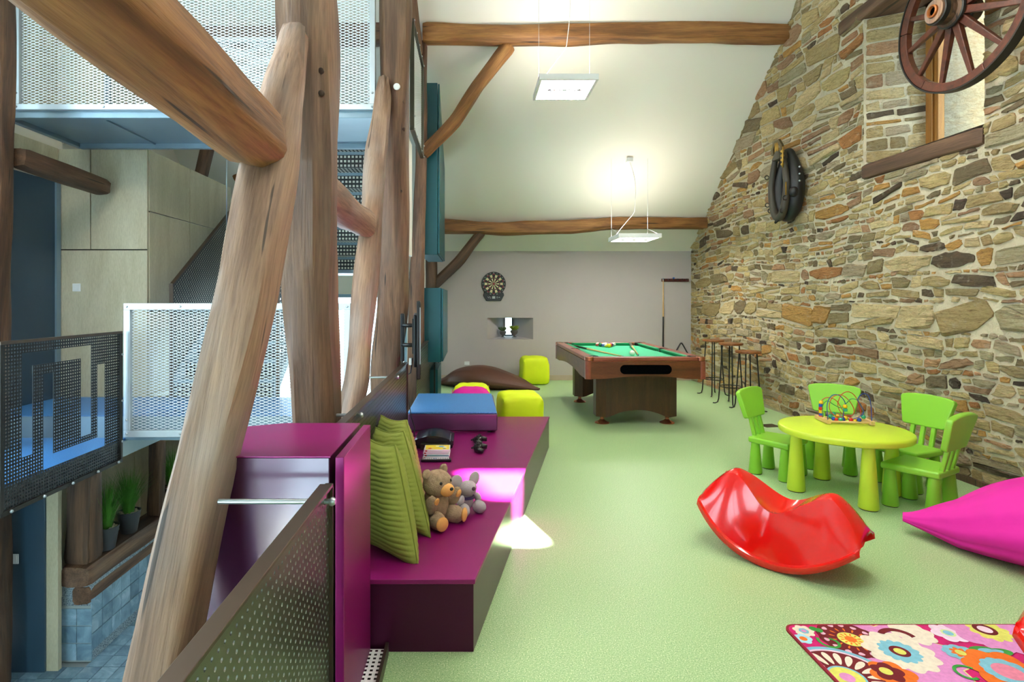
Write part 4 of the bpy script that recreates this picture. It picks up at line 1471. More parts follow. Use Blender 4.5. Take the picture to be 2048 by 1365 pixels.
lamp('added unseen panel lamp brightening the stair hall from above', -2.3, 2.6, 4.0, 2.6, 5, .8)  # added out of view because the stair hall was too dark

# =================================================================== POOL TABLE
PW, PL, PH = 1.292, 2.16, .80
pt = thing('pool_table', 'walnut pool table with green baize and copper corners', 'pool table', (1.874, 5.98 + PL / 2, 0))
hw_, hl = PW / 2, PL / 2
# aprons with arched lower edges
def apron(L_, z0, z1, arch, th_, M):
    n = 20
    top = [(-L_ / 2 + L_ * i / n, z1) for i in range(n + 1)]
    bot = []
    for i in range(n + 1):
        q_ = i / n
        c_ = max(0, 1 - ((q_ - .5) / .36) ** 2)
        bot.append((-L_ / 2 + L_ * q_, z0 + arch * c_))
    m_ = MB()
    vs = [(x, 0, z) for x, z in bot] + [(x, 0, z) for x, z in top] + [(x, th_, z) for x, z in bot] + [(x, th_, z) for x, z in top]
    k = n + 1
    fs = []
    for i in range(n):
        fs += [(i, i + 1, k + i + 1, k + i), (2 * k + i + 1, 2 * k + i, 3 * k + i, 3 * k + i + 1), (i + 1, i, 2 * k + i, 2 * k + i + 1), (k + i, k + i + 1, 3 * k + i + 1, 3 * k + i)]
    fs += [(0, k, 3 * k, 2 * k), (n, 2 * k + n, 3 * k + n, k + n)]
    return m_.add(vs, fs, M)
apron(PW - .06, .565, .755, .032, .03, tr(0, -hl, 0)).build('end_apron', MT['walnut_h'], pt)
apron(PW - .06, .565, .755, .032, .03, rot('Z', pi) @ tr(0, -hl, 0)).build('end_apron', MT['walnut_h'], pt)
apron(PL - .06, .565, .755, .045, .03, rot('Z', pi / 2) @ tr(0, -hw_, 0)).build('side_apron', MT['walnut_h'], pt)
apron(PL - .06, .565, .755, .045, .03, rot('Z', -pi / 2) @ tr(0, -hw_, 0)).build('side_apron', MT['walnut_h'], pt)
for sx in (-1, 1):
    for sy in (-1, 1):
        pr = rrect(.075, .075, .03, 6)
        MB().prism(pr, .562, .757, tr(sx * (hw_ - .032), sy * (hl - .032), 0)).build('corner_post', MT['mahogany'], pt, smooth=True, sharp=40)
        MB().prism(rrect(.095, .095, .04, 6), .757, .803, tr(sx * (hw_ - .042), sy * (hl - .042), 0)).build('corner_cap', MT['copper'], pt, smooth=True, sharp=40, bevel=.006)
# ball return slot
sl = rrect(.555, .10, .049, 8)
MB().prism(sl, -.006, .004, tr(0, -hl, .668) @ rot('X', pi / 2)).build('return_slot', plain('slot_black', '060708', .95, 0, .03, **{'Specular IOR Level': .0}), pt)
rim = rrect(.575, .12, .058, 8)
# trim line
boxpart('trim_strip', MT['copper'], pt, -hw_ + .07, hw_ - .07, -hl - .003, -hl + .01, .752, .757)
# rails
RW = .11
for sy in (-1, 1):
    boxpart('end_rail', MT['mahogany'], pt, -hw_ + .08, hw_ - .08, min(sy * hl, sy * (hl - RW)), max(sy * hl, sy * (hl - RW)), .757, .80, .010)
for sx in (-1, 1):
    boxpart('side_rail', MT['mahogany'], pt, min(sx * hw_, sx * (hw_ - RW)), max(sx * hw_, sx * (hw_ - RW)), -hl + .08, hl - .08, .757, .80, .010)
# baize bed and cushions
boxpart('baize_bed', MT['felt'], pt, -hw_ + .06, hw_ - .06, -hl + .06, hl - .06, .72, .758)
cw = .05
for sy in (-1, 1):
    y_ = sy * (hl - RW)
    MB().hexa([(-.42, y_, .758), (.42, y_, .758), (.40, y_ - sy * .02, .758), (-.40, y_ - sy * .02, .758), (-.44, y_, .797), (.44, y_, .797), (.40, y_ - sy * cw, .795), (-.40, y_ - sy * cw, .795)]).build('end_cushion', MT['cushion_felt'], pt, weld=True)
for sx in (-1, 1):
    for (a, b) in ((-hl + .20, -.06), (.06, hl - .20)):
        x_ = sx * (hw_ - RW)
        MB().hexa([(x_, a, .758), (x_, b, .758), (x_ - sx * .02, b - .02, .758), (x_ - sx * .02, a + .02, .758), (x_, a - .02, .797), (x_, b + .02, .797), (x_ - sx * cw, b - .02, .795), (x_ - sx * cw, a + .02, .795)]).build('side_cushion', MT['cushion_felt'], pt, weld=True)
for (x_, y_) in [(sx * (hw_ - RW), sy * (hl - RW)) for sx in (-1, 1) for sy in (-1, 1)] + [(-hw_ + RW * .75, 0), (hw_ - RW * .75, 0)]:
    MB().lathe([(.060, .70), (.060, .801), (.048, .803), (.045, .74), (.02, .735)], 20, tr(x_, y_, 0), cap=False).build('pocket', MT['black'], pt, smooth=True, sharp=40)
    MB().lathe([(.05, .7605), (.03, .7607)], 20, tr(x_, y_, 0)).build('pocket_hole', paint('040404', .9), pt)
# pedestal legs with copper feet
for k, yc in enumerate((-hl + .42, hl - .42)):
    n = 16
    w2_, dp = .46, .13
    poly_b = []
    m = MB()
    bot = []
    for i in range(n + 1):
        q_ = i / n
        x_ = -w2_ + .1 + (2 * w2_ - .2) * q_
        bot.append((x_, .09 + .085 * max(0, 1 - ((q_ - .5) / .46) ** 2)))
    k_ = n + 1
    vs = [(x, -dp, z) for x, z in bot] + [(x, -dp, .62) for x, z in bot] + [(x, dp, z) for x, z in bot] + [(x, dp, .62) for x, z in bot]
    fs = []
    for i in range(n):
        fs += [(i, i + 1, k_ + i + 1, k_ + i), (2 * k_ + i + 1, 2 * k_ + i, 3 * k_ + i, 3 * k_ + i + 1), (i + 1, i, 2 * k_ + i, 2 * k_ + i + 1)]
    m.add(vs, fs, tr(0, yc, 0))
    m.build('leg_panel', MT['walnut_v'], pt)
    for sx in (-1, 1):
        pr = [(sx * (w2_ - .1), -dp), (sx * w2_, -dp + .06), (sx * w2_, dp - .06), (sx * (w2_ - .1), dp)]
        if sx < 0:
            pr = pr[::-1]
        MB().prism(pr, .09, .62, tr(0, yc, 0)).build('leg_cheek', MT['walnut_v'], pt)
        MB().lathe([(.083, 0), (.085, .006), (.08, .012), (.04, .03), (.022, .045), (.02, .09)], 24, tr(sx * (w2_ - .085), yc, 0)).build('foot', MT['copper'], pt, smooth=True, sharp=40)
MB().box(-hw_ + .1, hw_ - .1, -hl + .1, hl - .1, .6, .72).build('frame_box', MT['walnut_v'], pt)
# balls
BR = .0285
felt = .758
ball_cols = ['e8c21a', '1b3f9a', 'c62a1c', '3a2460', 'd96a1e', '1c6b3c', '6c1f24', '101010', 'e8c21a', '1b3f9a', 'c62a1c', '3a2460', 'd96a1e', '1c6b3c', '6c1f24']
cnames = ['yellow', 'blue', 'red', 'purple', 'orange', 'green', 'maroon', 'black', 'yellow', 'blue', 'red', 'purple', 'orange', 'green', 'maroon']
rows = []
idx = 0
order = [0, 8, 2, 9, 7, 3, 5, 12, 1, 11, 10, 4, 13, 6, 14]
fx, fy = 1.874 + .02, 7.66
for r in range(5):
    for c_ in range(r + 1):
        b_ = order[idx]; idx += 1
        striped = b_ > 7
        x_ = fx + (c_ - r / 2) * BR * 2.03
        y_ = fy + r * BR * 1.76
        lab = ('%s pool ball with white caps' if striped else 'solid %s pool ball') % cnames[b_]
        where = ['at the tip of the racked triangle', 'in the second row of the rack', 'in the middle row of the rack', 'in the fourth row of the rack', 'in the back row of the rack'][r]
        t_ = thing('pool_ball', lab + ' ' + where, 'ball', (x_, y_, felt + BR), 0, 'racked pool balls')
        MB().ball((0, 0, 0), BR, 20, 12).build('ball_shell', paint('f0ebdc', .12) if striped else paint(ball_cols[b_], .12), t_, smooth=True)
        a_ = random.Random(b_ * 7 + 1)
        rx, rz_ = a_.uniform(-1, 1), a_.uniform(0, 3)
        M_ = rot('Z', rz_) @ rot('X', rx)
        if striped:
            def band(u, v, _R=BR * 1.006):
                la_ = (v - .5) * 1.1
                return (_R * cos(la_) * cos(2 * pi * u), _R * cos(la_) * sin(2 * pi * u), _R * sin(la_))
            MB().grid(band, 24, 5, True, M_).build('stripe', paint(ball_cols[b_], .12), t_, smooth=True)
        def disc(u, v, _R=BR * 1.008):
            la_ = pi / 2 - .42 * v
            return (_R * cos(la_) * cos(2 * pi * u), _R * cos(la_) * sin(2 * pi * u), _R * sin(la_))
        MB().grid(disc, 14, 2, True, M_ @ rot('X', pi / 2)).build('number_disc', paint('f0ebdc', .12), t_, smooth=True)
o = MB().ball((0, 0, 0), .031, 20, 12).build('cue_ball', paint('f4efe0', .12), None, smooth=True, loc=(1.905, 6.60, felt + .031))
tag(o, 'white cue ball in front of the racked balls on the baize', 'ball')
def cue(label, a, b, fr=.32, grp='pool cues'):
    a, b = Vector(a), Vector(b)
    t_ = thing('pool_cue', label, 'cue', a, 0, grp)
    t_.rotation_euler = (b - a).to_track_quat('Z', 'Y').to_euler()
    L_ = (b - a).length
    MB().lathe([(.0125, 0), (.014, .004), (.0145, .02), (.0125, L_ * fr)], 14).build('butt', paint('151312', .3), t_, smooth=True, sharp=50)
    MB().lathe([(.0125, L_ * fr), (.0066, L_ * .975)], 14).build('shaft', MT['beech'], t_, smooth=True, sharp=50)
    MB().lathe([(.0068, L_ * .975), (.0066, L_ * .993)], 12).build('ferrule', MT['white'], t_, smooth=True, sharp=50)
    MB().lathe([(.0066, L_ * .993), (.005, L_)], 12).build('tip', paint('2b6f9e', .8), t_, smooth=True, sharp=50)
cue('pool cue lying across the left half of the baize', (1.425, 7.80, felt + .016), (1.740, 6.38, felt + .010))
cue('pool cue lying behind the cue ball on the baize', (2.25, 7.92, felt + .045), (1.955, 6.52, felt + .012))
cue('pool cue hanging upright from the wall rack', (3.365, YF - .03, .02), (3.365, YF - .035, 1.80), .62)
rk = thing('cue_rack', 'short dark red cue rack on the far wall', 'cue rack', (3.58, YF - .001, 1.77))
boxpart('rail', paint('4a1613', .4), rk, -.24, .24, -.03, 0, -.03, .022, .006)
for k in range(6):
    MB().lathe([(.016, -.004), (.016, .026)], 12, tr(-.2 + .08 * k, -.032, -.004)).build('clip', paint('2a0d0c', .4), rk, smooth=True, sharp=40)
boxpart('chalk', paint('2b6fc0', .8), rk, -.035, -.01, -.025, -.002, .0225, .045)
# triangle hanging by the wall
tri = [(-.155, -.13), (.155, -.13), (0, .14)]
pts = []
for i in range(3):
    p, q_ = Vector(tri[i]), Vector(tri[(i + 1) % 3])
    r_ = Vector(tri[i - 1])
    d0, d1 = (r_ - p).normalized() * .04, (q_ - p).normalized() * .04
    for t_ in (0, .33, .66, 1):
        a_ = p + d0 * (1 - t_) ** 2 + d1 * t_ ** 2
        pts.append((a_.x, 0, a_.y))
o = MB().tube(pts, .011, 8, closed=True).build('ball_triangle', MT['black'], None, smooth=True, loc=(3.69, YF - .012, .535))
tag(o, 'black ball triangle hanging on the far wall behind the pool table', 'ball rack')

# =================================================================== BAR STOOLS
def stool(label, x, y, H, rz, tilt=0):
    t_ = thing('bar_stool', label, 'stool', (x, y, 0), rz, 'wrought iron bar stools by the stone wall')
    MB().lathe([(.13, H - .034), (.152, H - .03), (.157, H - .015), (.152, H - .002), (.13, H)], 32).build('seat', MT['stoolwood'], t_, smooth=True, sharp=50)
    for k in range(4):
        a_ = pi / 4 + k * pi / 2
        c_, s_ = cos(a_), sin(a_)
        pr = [(.105, H - .03), (.125, H * .55), (.145, .16), (.152, .07), (.165, .022), (.195, .009), (.225, .009)]
        pts = [(r_ * c_, r_ * s_, z_) for r_, z_ in pr]
        MB().tube(pts, [.0085] * 5 + [.008, .007], 8).build('leg', MT['iron'], t_, smooth=True, sharp=50)
    ring = [(.142 * cos(2 * pi * i / 28), .142 * sin(2 * pi * i / 28), .24) for i in range(28)]
    MB().tube(ring, .0065, 6, closed=True).build('foot_ring', MT['iron'], t_, smooth=True)
    return t_
stool('tall bar stool with round wooden seat, farthest along the stone wall', 3.60, 8.28, .83, .25)
stool('tall bar stool with round wooden seat, in the middle of the three', 3.52, 7.55, .835, .5)
stool('lower bar stool with round wooden seat, nearest the green chairs', 3.55, 7.14, .765, .1)

# =================================================================== CHILDREN'S TABLE AND CHAIRS
TX, TY, TH = 2.734, 4.085, .48
tb = thing('kids_table', 'round lime plastic children table with tapered legs', 'table', (TX, TY, 0))
MB().lathe([(.20, TH - .055), (.405, TH - .052), (.420, TH - .045), (.425, TH - .02), (.421, TH - .006), (.41, TH), (.0, TH)], 56, cap=False).build('tabletop', MT['limeplastic'], tb, smooth=True, sharp=50)
MB().lathe([(.36, TH - .06), (.37, TH - .05)], 40).build('underside', MT['limeplastic'], tb, smooth=True, sharp=40)
for k in range(4):
    a_ = radians(172 + 90 * k)
    M_ = tr(.325 * cos(a_), .325 * sin(a_), 0)
    MB().lathe([(.058, .006), (.062, .012), (.036, TH - .06)], 28, M_).build('leg', MT['limeplastic'], tb, smooth=True, sharp=50)
    MB().lathe([(.056, 0), (.056, .007)], 24, M_).build('foot_pad', MT['black'], tb, smooth=True, sharp=50)
def kids_chair(label, x, y, ang):
    """ang: facing direction of the sitter"""
    t_ = thing('kids_chair', label, 'chair', (x, y, 0), ang - pi / 2, 'green plastic children chairs')
    # local +y is the front
    pr = [(-.185, .165), (-.155, -.165), (.155, -.165), (.185, .165)]
    MB().prism(pr, .252, .30).build('seat', MT['greenplastic'], t_, bevel=.016, seg=3)
    for (lx, ly) in ((-.14, .12), (.14, .12), (-.115, -.12), (.115, -.12)):
        MB().lathe([(.048, .005), (.052, .010), (.030, .262)], 24, tr(lx, ly, 0)).build('leg', MT['greenplastic'], t_, smooth=True, sharp=50)
        MB().lathe([(.047, 0), (.047, .006)], 20, tr(lx, ly, 0)).build('foot_pad', MT['black'], t_, smooth=True, sharp=50)
    lean = radians(13)
    Mb = tr(0, -.145, .29) @ rot('X', lean)
    for lx in (-.075, 0, .075):
        MB().box(lx - .016, lx + .016, -.014, .014, -.01, .16, Mb).build('back_slat', MT['greenplastic'], t_, bevel=.008)
    # curved backrest panel
    out = []
    n = 8
    top = [(.19 * (2 * i / n - 1), .385 + .018 * (1 - (2 * i / n - 1) ** 2)) for i in range(n, -1, -1)]
    pl_ = [(-.155, .165), (-.14, .152), (.14, .152), (.155, .165), (.196, .36), (.190, .378)] + top[1:-1] + [(-.190, .378), (-.196, .36)]
    MB().prism(pl_, -.02, .02, Mb @ rot('X', pi / 2)).build('backrest', MT['greenplastic'], t_, bevel=.012, seg=3)
    return t_
kids_chair('green children chair on the left of the lime table', 2.485, 4.52, radians(-52))
kids_chair('green children chair behind the bead maze, back to the stone wall', 3.03, 4.68, radians(-128))
kids_chair('green children chair squeezed between table and stone wall on the right', 3.33, 4.25, radians(197))
kids_chair('green children chair nearest the viewer with its back turned', 3.07, 3.80, radians(120))

# =================================================================== BEAD MAZE
bmz = thing('bead_maze', 'wooden bead maze toy with coloured wires on the lime table', 'toy', (2.845, 4.245, TH), radians(-9))
boxpart('base_bar', MT['beech'], bmz, -.165, -.135, -.105, .105, .006, .036, .003)
boxpart('base_bar', MT['beech'], bmz, .135, .165, -.105, .105, .006, .036, .003)
for yy in (-.07, .07):
    MB().tube([(-.135, yy, .018), (.135, yy, .018)], .009, 12).build('dowel', MT['beech'], bmz, smooth=True, sharp=50)
def wire(name, c, pts):
    P = [Vector(p) for p in pts]
    out = []
    for i in range(len(P) - 1):
        p0, p1, p2, p3 = P[max(i - 1, 0)], P[i], P[i + 1], P[min(i + 2, len(P) - 1)]
        for k in range(8):
            t_ = k / 8
            out.append(.5 * ((2 * p1) + (-p0 + p2) * t_ + (2 * p0 - 5 * p1 + 4 * p2 - p3) * t_ ** 2 + (-p0 + 3 * p1 - 3 * p2 + p3) * t_ ** 3))
    out.append(P[-1])
    MB().tube(out, .0028, 8).build(name, paint(c, .3), bmz, smooth=True)
wire('blue_wire', '1f3f9e', [(-.15, -.085, .03), (-.155, -.085, .15), (-.12, -.085, .22), (-.06, -.07, .215), (-.02, -.06, .16), (-.03, -.06, .09), (-.03, -.06, .05), (.02, -.06, .04), (.07, -.07, .06), (.10, -.075, .10), (.075, -.08, .155), (.055, -.085, .195), (.085, -.085, .235), (.125, -.085, .225), (.145, -.085, .15), (.15, -.085, .03)])
wire('red_wire', 'c5261a', [(-.15, .06, .03), (-.15, .05, .13), (-.11, .04, .18), (-.05, .03, .17), (-.01, .02, .11), (0, 0, .06), (-.03, -.02, .045), (-.075, 0, .06), (-.09, .03, .11), (-.06, .05, .18), (0, .05, .205), (.06, .05, .16), (.09, .04, .09), (.06, .02, .05), (.0, .02, .06), (-.03, .03, .13), (.01, .05, .21), (.07, .06, .225), (.12, .06, .17), (.15, .05, .03)])
wire('green_wire', '1f8a4a', [(-.15, 0, .03), (-.15, 0, .12), (-.11, .02, .16), (-.06, .02, .13), (-.01, .02, .11), (.03, .02, .15), (.06, .02, .18), (.10, .01, .17), (.13, 0, .11), (.15, 0, .03)])
def bead(c, p, kind='ball', r=.0155):
    if kind == 'ball':
        m = MB().ball(p, r, 14, 9)
    else:
        m = MB().lathe([(r * .9, -.011), (r, -.009), (r, .009), (r * .9, .011)], 8 if kind == 'hex' else 16, tr(*p))
    m.build('bead', paint(c, .25), bmz, smooth=(kind == 'ball'), )
for c_, p, k in (('e8b81a', (-.148, .03, .145), 'ball'), ('2147a8', (-.15, .03, .122), 'hex'), ('d6281e', (-.15, .03, .098), 'ball'), ('e8b81a', (-.149, .03, .074), 'hex'), ('2147a8', (-.148, .03, .052), 'hex'), ('d6281e', (-.147, .03, .035), 'cyl'),
                 ('e8b81a', (-.02, -.06, .135), 'ball'), ('2d9c74', (-.02, -.06, .108), 'cyl'), ('e8b81a', (-.01, -.05, .046), 'ball'), ('2147a8', (-.026, -.045, .032), 'ball'), ('d6281e', (.022, -.055, .034), 'ball'), ('e8b81a', (.046, -.06, .028), 'ball'), ('2147a8', (.074, -.068, .038), 'ball'), ('2d9c74', (.100, -.072, .062), 'ball'),
                 ('2d9c74', (-.108, -.03, .050), 'ball'), ('2147a8', (-.092, -.04, .036), 'ball'), ('d6281e', (-.076, -.048, .030), 'cyl'), ('2d9c74', (-.052, -.06, .034), 'ball'), ('2d9c74', (-.055, .04, .058), 'ball'), ('e8b81a', (-.034, .03, .042), 'ball')):
    bead(c_, p, k)
# =================================================================== RED ROCKERS
def rocker(label, x, y, rz, L_=.80, roll=0):
    t_ = thing('rocker_toy', label, 'rocking toy', (x, y, 0), rz, 'red plastic rockers')
    def sm(a):
        return a * a * (3 - 2 * a)
    def prof(t):
        at = abs(t)
        zb = .006 + .19 * at ** 2.1
        wb = .205 * (1 - .35 * at ** 3.5)
        pk = .62
        if at < pk:
            q_ = sm(at / pk)
            zc = lerp(.240, .415, q_)
            we = lerp(.148, .055, q_)
            drop = lerp(-.032, .014, q_)
        else:
            q_ = ((at - pk) / (1 - pk))
            zc = lerp(.415, .262, q_ ** 1.35)
            we = lerp(.055, .10, q_)
            drop = lerp(.012, .03, q_)
        ze = zc - drop
        pts = [(-wb - .016, zb), (-wb - .016, zb + .028), (-wb, zb + .034)]
        for k in range(1, 6):
            q_ = k / 6
            bul = .010 * sin(pi * q_)
            pts.append((lerp(-wb, -we, q_ ** .92) - bul, lerp(zb + .034, ze, q_)))
        pts.append((-we, ze))
        for k in range(1, 4):
            q_ = k / 4
            pts.append((-we * (1 - q_), ze + drop * (1 - (1 - q_) ** 2)))
        pts.append((0, zc))
        return pts + [(-a, b) for a, b in pts[-2::-1]]
    n = 44
    rows_ = []
    for i in range(n + 1):
        t = -1 + 2 * i / n
        rows_.append([(L_ / 2 * t, a, b) for a, b in prof(t)])
    k = len(rows_[0])
    m = MB()
    m.add([p for r in rows_ for p in r], [(i * k + j, i * k + j + 1, (i + 1) * k + j + 1, (i + 1) * k + j) for i in range(n) for j in range(k - 1)])
    M_ = rot('Y', roll)
    m.v = [tuple(tr(0, 0, .012 * abs(roll) * 5) @ M_ @ Vector(p)) for p in m.v]
    o_ = m.build('shell', MT['redplastic'], t_, smooth=True, sharp=30)
    s_ = o_.modifiers.new('thick', 'SOLIDIFY'); s_.thickness = .006
    for sx in (-1, 1):
        ring = []
        for i in range(20):
            a_ = 2 * pi * i / 20
            ring.append(M_ @ Vector((sx * L_ / 2 * .70 + .022 * cos(a_), .038 * sin(a_), .398 - sx * 0 - .022 * cos(a_) * sx * .5 - .010 * abs(sin(a_)))))
        MB().tube(ring, .005, 6, closed=True).build('handle_rim', MT['redplastic'], t_, smooth=True)
        MB().ball((0, 0, 0), (.022, .04, .004), 14, 6, M=M_ @ tr(sx * L_ / 2 * .70, 0, .394) @ rot('Y', sx * .45)).build('handle_hole_shade', paint('5c0804', .5), t_, smooth=True)  # dark oval painted for the shade inside the grip opening
    return t_
rocker('red plastic saddle rocker in the middle of the green floor', 1.70, 3.08, radians(-47), .80, radians(3))
rocker('red plastic rocker at the right picture edge on the rug', 2.275, 1.72, radians(118), .80).location.z = .0105

# =================================================================== POUFS AND BEAN BAGS
def pouf(label, x, y, s, h, rz, mat, seed, e=.30, grp='soft cube poufs'):
    t_ = thing('pouf', label, 'pouf', (x, y, 0), rz, grp)
    def fn(u, v):
        a, b = 2 * pi * u, pi * (v - .5)
        def pw_(q_):
            return math.copysign(abs(q_) ** e, q_)
        d = Vector((pw_(cos(b)) * pw_(cos(a)), pw_(cos(b)) * pw_(sin(a)), pw_(sin(b))))
        k = 1 +   .05 * noise.noise(d * 2.1 + Vector((seed, 1, 2))) + .022 * noise.noise(Vector((d.x * 4, d.y * 4, d.z * 9)) + Vector((seed, 5, 2)))
        z = d.z * h / 2 * k
        sag = 1 + .05 * (1 - (z / (h / 2)) ** 2) + (.03 if z < 0 else 0)
        return Vector((d.x * s / 2 * k * sag, d.y * s / 2 * k * sag, max(0, z + h / 2)))
    MB().grid(fn, 56, 36, True).build('cover', mat, t_, smooth=True)
    m = MB()
    for sx in (-1, 1):
        for sy in (-1, 1):
            m.tube([(sx * s * .455, sy * s * .455, z_) for z_ in (h * .12, h * .3, h * .5, h * .7, h * .88)], [.003, .005, .005, .005, .003], 6)
    m.build('seam_piping', mat, t_, smooth=True)
    return t_
pouf('lime cube pouf against the far wall beside the brown bean bag', 1.055, 9.42, .44, .46, .08, MT['lime'], 1)
pouf('lime cube pouf right behind the magenta bench end', .50, 5.83, .43, .45, .12, MT['lime'], 2)
pouf('lime pouf half hidden behind the pink one', -.01, 6.75, .42, .40, -.15, MT['lime'], 3, .45)
pouf('pink pouf half hidden behind the blue carpeted step', -.01, 6.27, .44, .43, .1, MT['pink'], 4, .6)
def bag(label, p0, p1, ws, hs, mat, seed, cat='bean bag', lift=None):
    """floor bag along p0-p1; ws, hs: half width and height at stations"""
    p0, p1 = Vector(p0 + (0,)), Vector(p1 + (0,))
    d = p1 - p0
    L_ = d.length
    t_ = thing('bean_bag', label, cat, p0, atan2(d.y, d.x), 'large floor bean bags')
    n = len(ws) - 1
    def cub(arr, q_):
        x_ = q_ * n
        i = min(int(x_), n - 1)
        f_ = x_ - i
        a, b, c, e_ = arr[max(i - 1, 0)], arr[i], arr[i + 1], arr[min(i + 2, n)]
        return max(0, .5 * (2 * b + (-a + c) * f_ + (2 * a - 5 * b + 4 * c - e_) * f_ ** 2 + (-a + 3 * b - 3 * c + e_) * f_ ** 3))
    def fn(u, v):
        a = 2 * pi * u
        w_, h_ = cub(ws, v), cub(hs, v)
        lf = (lift(v) if lift else 0)
        c_, s_ = cos(a), sin(a)
        wr_ = 1 + .05 * noise.noise(Vector((c_ * 3.2, s_ * 3.2, v * 1.2)) + Vector((seed, 0, 0))) + .03 * noise.noise(Vector((c_ * 8, s_ * 8, v * 2)) + Vector((0, seed, 0)))
        y_ = math.copysign(abs(c_) ** .9, c_) * w_ * wr_
        z_ = s_ * h_ * wr_ * (.62 if s_ > 0 else .38) + h_ * .38
        return Vector((v * L_, y_, max(lf, z_ + lf)))
    MB().grid(fn, 72, 48, True, flip=False).build('cover', mat, t_, smooth=True)
    ridge = [fn(.02 if False else 0.0, q_ / 30) for q_ in range(1, 30)]
    MB().tube(ridge, .0045, 6).build('seam_piping', mat, t_, smooth=True)
    return t_
bag('large brown bean bag lying before the far wall', (-.52, 9.28), (1.06, 8.72), [.06, .30, .42, .42, .34, .22, .04], [.10, .27, .34, .335, .26, .16, .03], MT['brown'], 3)
bag('hot pink bean bag with a pointed corner at the right edge', (2.63, 3.39), (3.62, 2.62), [.03, .17, .33, .44, .44, .38, .18], [.05, .21, .36, .44, .46, .40, .2], MT['pink'], 9, lift=lambda v: .07 * max(0, 1 - v * 5))

# =================================================================== RUG
RX0, RX1, RY0, RY1 = 1.345, 3.2, .75, 2.415
rug = thing('flower_rug', 'bright pink children rug with flower motifs', 'rug', (0, 0, 0))
def rmat(c):
    if 'rug' + c not in MT:
        MT['rug' + c] = plain('rug_pile_' + c, c, .95, 0, .10, 60, .4, 300)
    return MT['rug' + c]
cxr, cyr = (RX0 + RX1) / 2, (RY0 + RY1) / 2
MB().prism([(p[0] + cxr, p[1] + cyr) for p in rrect(RX1 - RX0, RY1 - RY0, .05, 6)], .0005, .008).build('binding', rmat('8f1d2c'), rug)
MB().prism([(p[0] + cxr, p[1] + cyr) for p in rrect(RX1 - RX0 - .018, RY1 - RY0 - .018, .045, 6)], .001, .0086).build('pile', rmat('d0176e'), rug)
_rz = [.0088]
def clipped(poly_):
    for (nx, ny, c_) in ((1, 0, RX1 - .01), (-1, 0, -RX0 - .01), (0, 1, RY1 - .01), (0, -1, -RY0 - .01)):
        poly_ = clip_any(poly_, nx, ny, c_)
        if len(poly_) < 3:
            return None
    return poly_
def clip_any(poly_, nx, ny, c_):
    return clip(poly_, nx, ny, c_)
def motif(x, y, r, c, petals=0, depth=.12, ang=0, sx=1, sy=1, n=72):
    pl_ = []
    for i in range(n):
        a_ = 2 * pi * i / n
        rr = r * (1 - depth + depth * abs(cos(a_ * petals / 2 + ang))) if petals else r
        pl_.append((x + rr * cos(a_) * sx, y + rr * sin(a_) * sy))
    pl_ = clipped(pl_)
    if not pl_:
        return
    _rz[0] += .00006
    m_ = MB()
    cx_, cy_ = sum(p[0] for p in pl_) / len(pl_), sum(p[1] for p in pl_) / len(pl_)
    inr = RX0 < x < RX1 and RY0 < y < RY1 - .01
    k = len(pl_)
    z_ = _rz[0]
    m_.add([(p[0], p[1], z_) for p in pl_] + [((x if inr else cx_), (y if inr else cy_), z_)], [(i, (i + 1) % k, k) for i in range(k)])
    m_.build('motif', rmat(c), rug)
def petal_ring(x, y, r0, r1, n, c, wf=.32, off=0):
    for i in range(n):
        a_ = 2 * pi * i / n + off
        mx, my = x + (r0 + r1) / 2 * cos(a_), y + (r0 + r1) / 2 * sin(a_)
        L2, W2 = (r1 - r0) / 2, (r0 + r1) / 2 * 2 * pi / n * wf
        pl_ = []
        for k in range(14):
            b_ = 2 * pi * k / 14
            u_, v_ = L2 * cos(b_), W2 * sin(b_) * (1 + .35 * cos(b_))
            pl_.append((mx + u_ * cos(a_) - v_ * sin(a_), my + u_ * sin(a_) + v_ * cos(a_)))
        pl_ = clipped(pl_)
        if pl_:
            _rz[0] += .00001
            k_ = len(pl_)
            MB().add([(p[0], p[1], _rz[0]) for p in pl_], [tuple(range(k_))]).build('motif', rmat(c), rug)
CR, PKc, LB_, MR, YL, ORc, GRc = 'ecdccb', 'dc8cc8', '7fbdd2', '6f0f1a', 'dcd868', 'e8701e', '3a963e'
# pink petals with white heart
motif(1.72, 2.215, .235, 'e2e58a', 6, .22, .3)
motif(1.72, 2.215, .228, PKc, 6, .22, .3)
motif(1.573, 2.305, .125, MR, 14, .05)
petal_ring(1.573, 2.305, .088, .108, 14, 'e9b4cc', .26)
motif(1.573, 2.305, .048, YL, 0)
petal_ring(1.573, 2.305, .024, .042, 12, ORc, .2)
motif(1.573, 2.305, .024, ORc, 8, .2)
petal_ring(1.573, 2.305, .055, .078, 14, ORc, .12)
motif(1.715, 2.225, .135, CR, 11, .16)
motif(1.715, 2.225, .076, LB_, 13, .16)
motif(1.715, 2.225, .036, MR)
motif(1.715, 2.225, .021, YL)
motif(1.412, 2.362, .043, CR, 7, .2); motif(1.412, 2.362, .02, LB_, 6, .1); motif(1.412, 2.362, .010, PKc)
motif(1.378, 2.308, .036, 'a8d8e6', 5, .2); motif(1.378, 2.308, .015, ORc)
motif(1.47, 2.372, .026, GRc, 2, .5, .6)
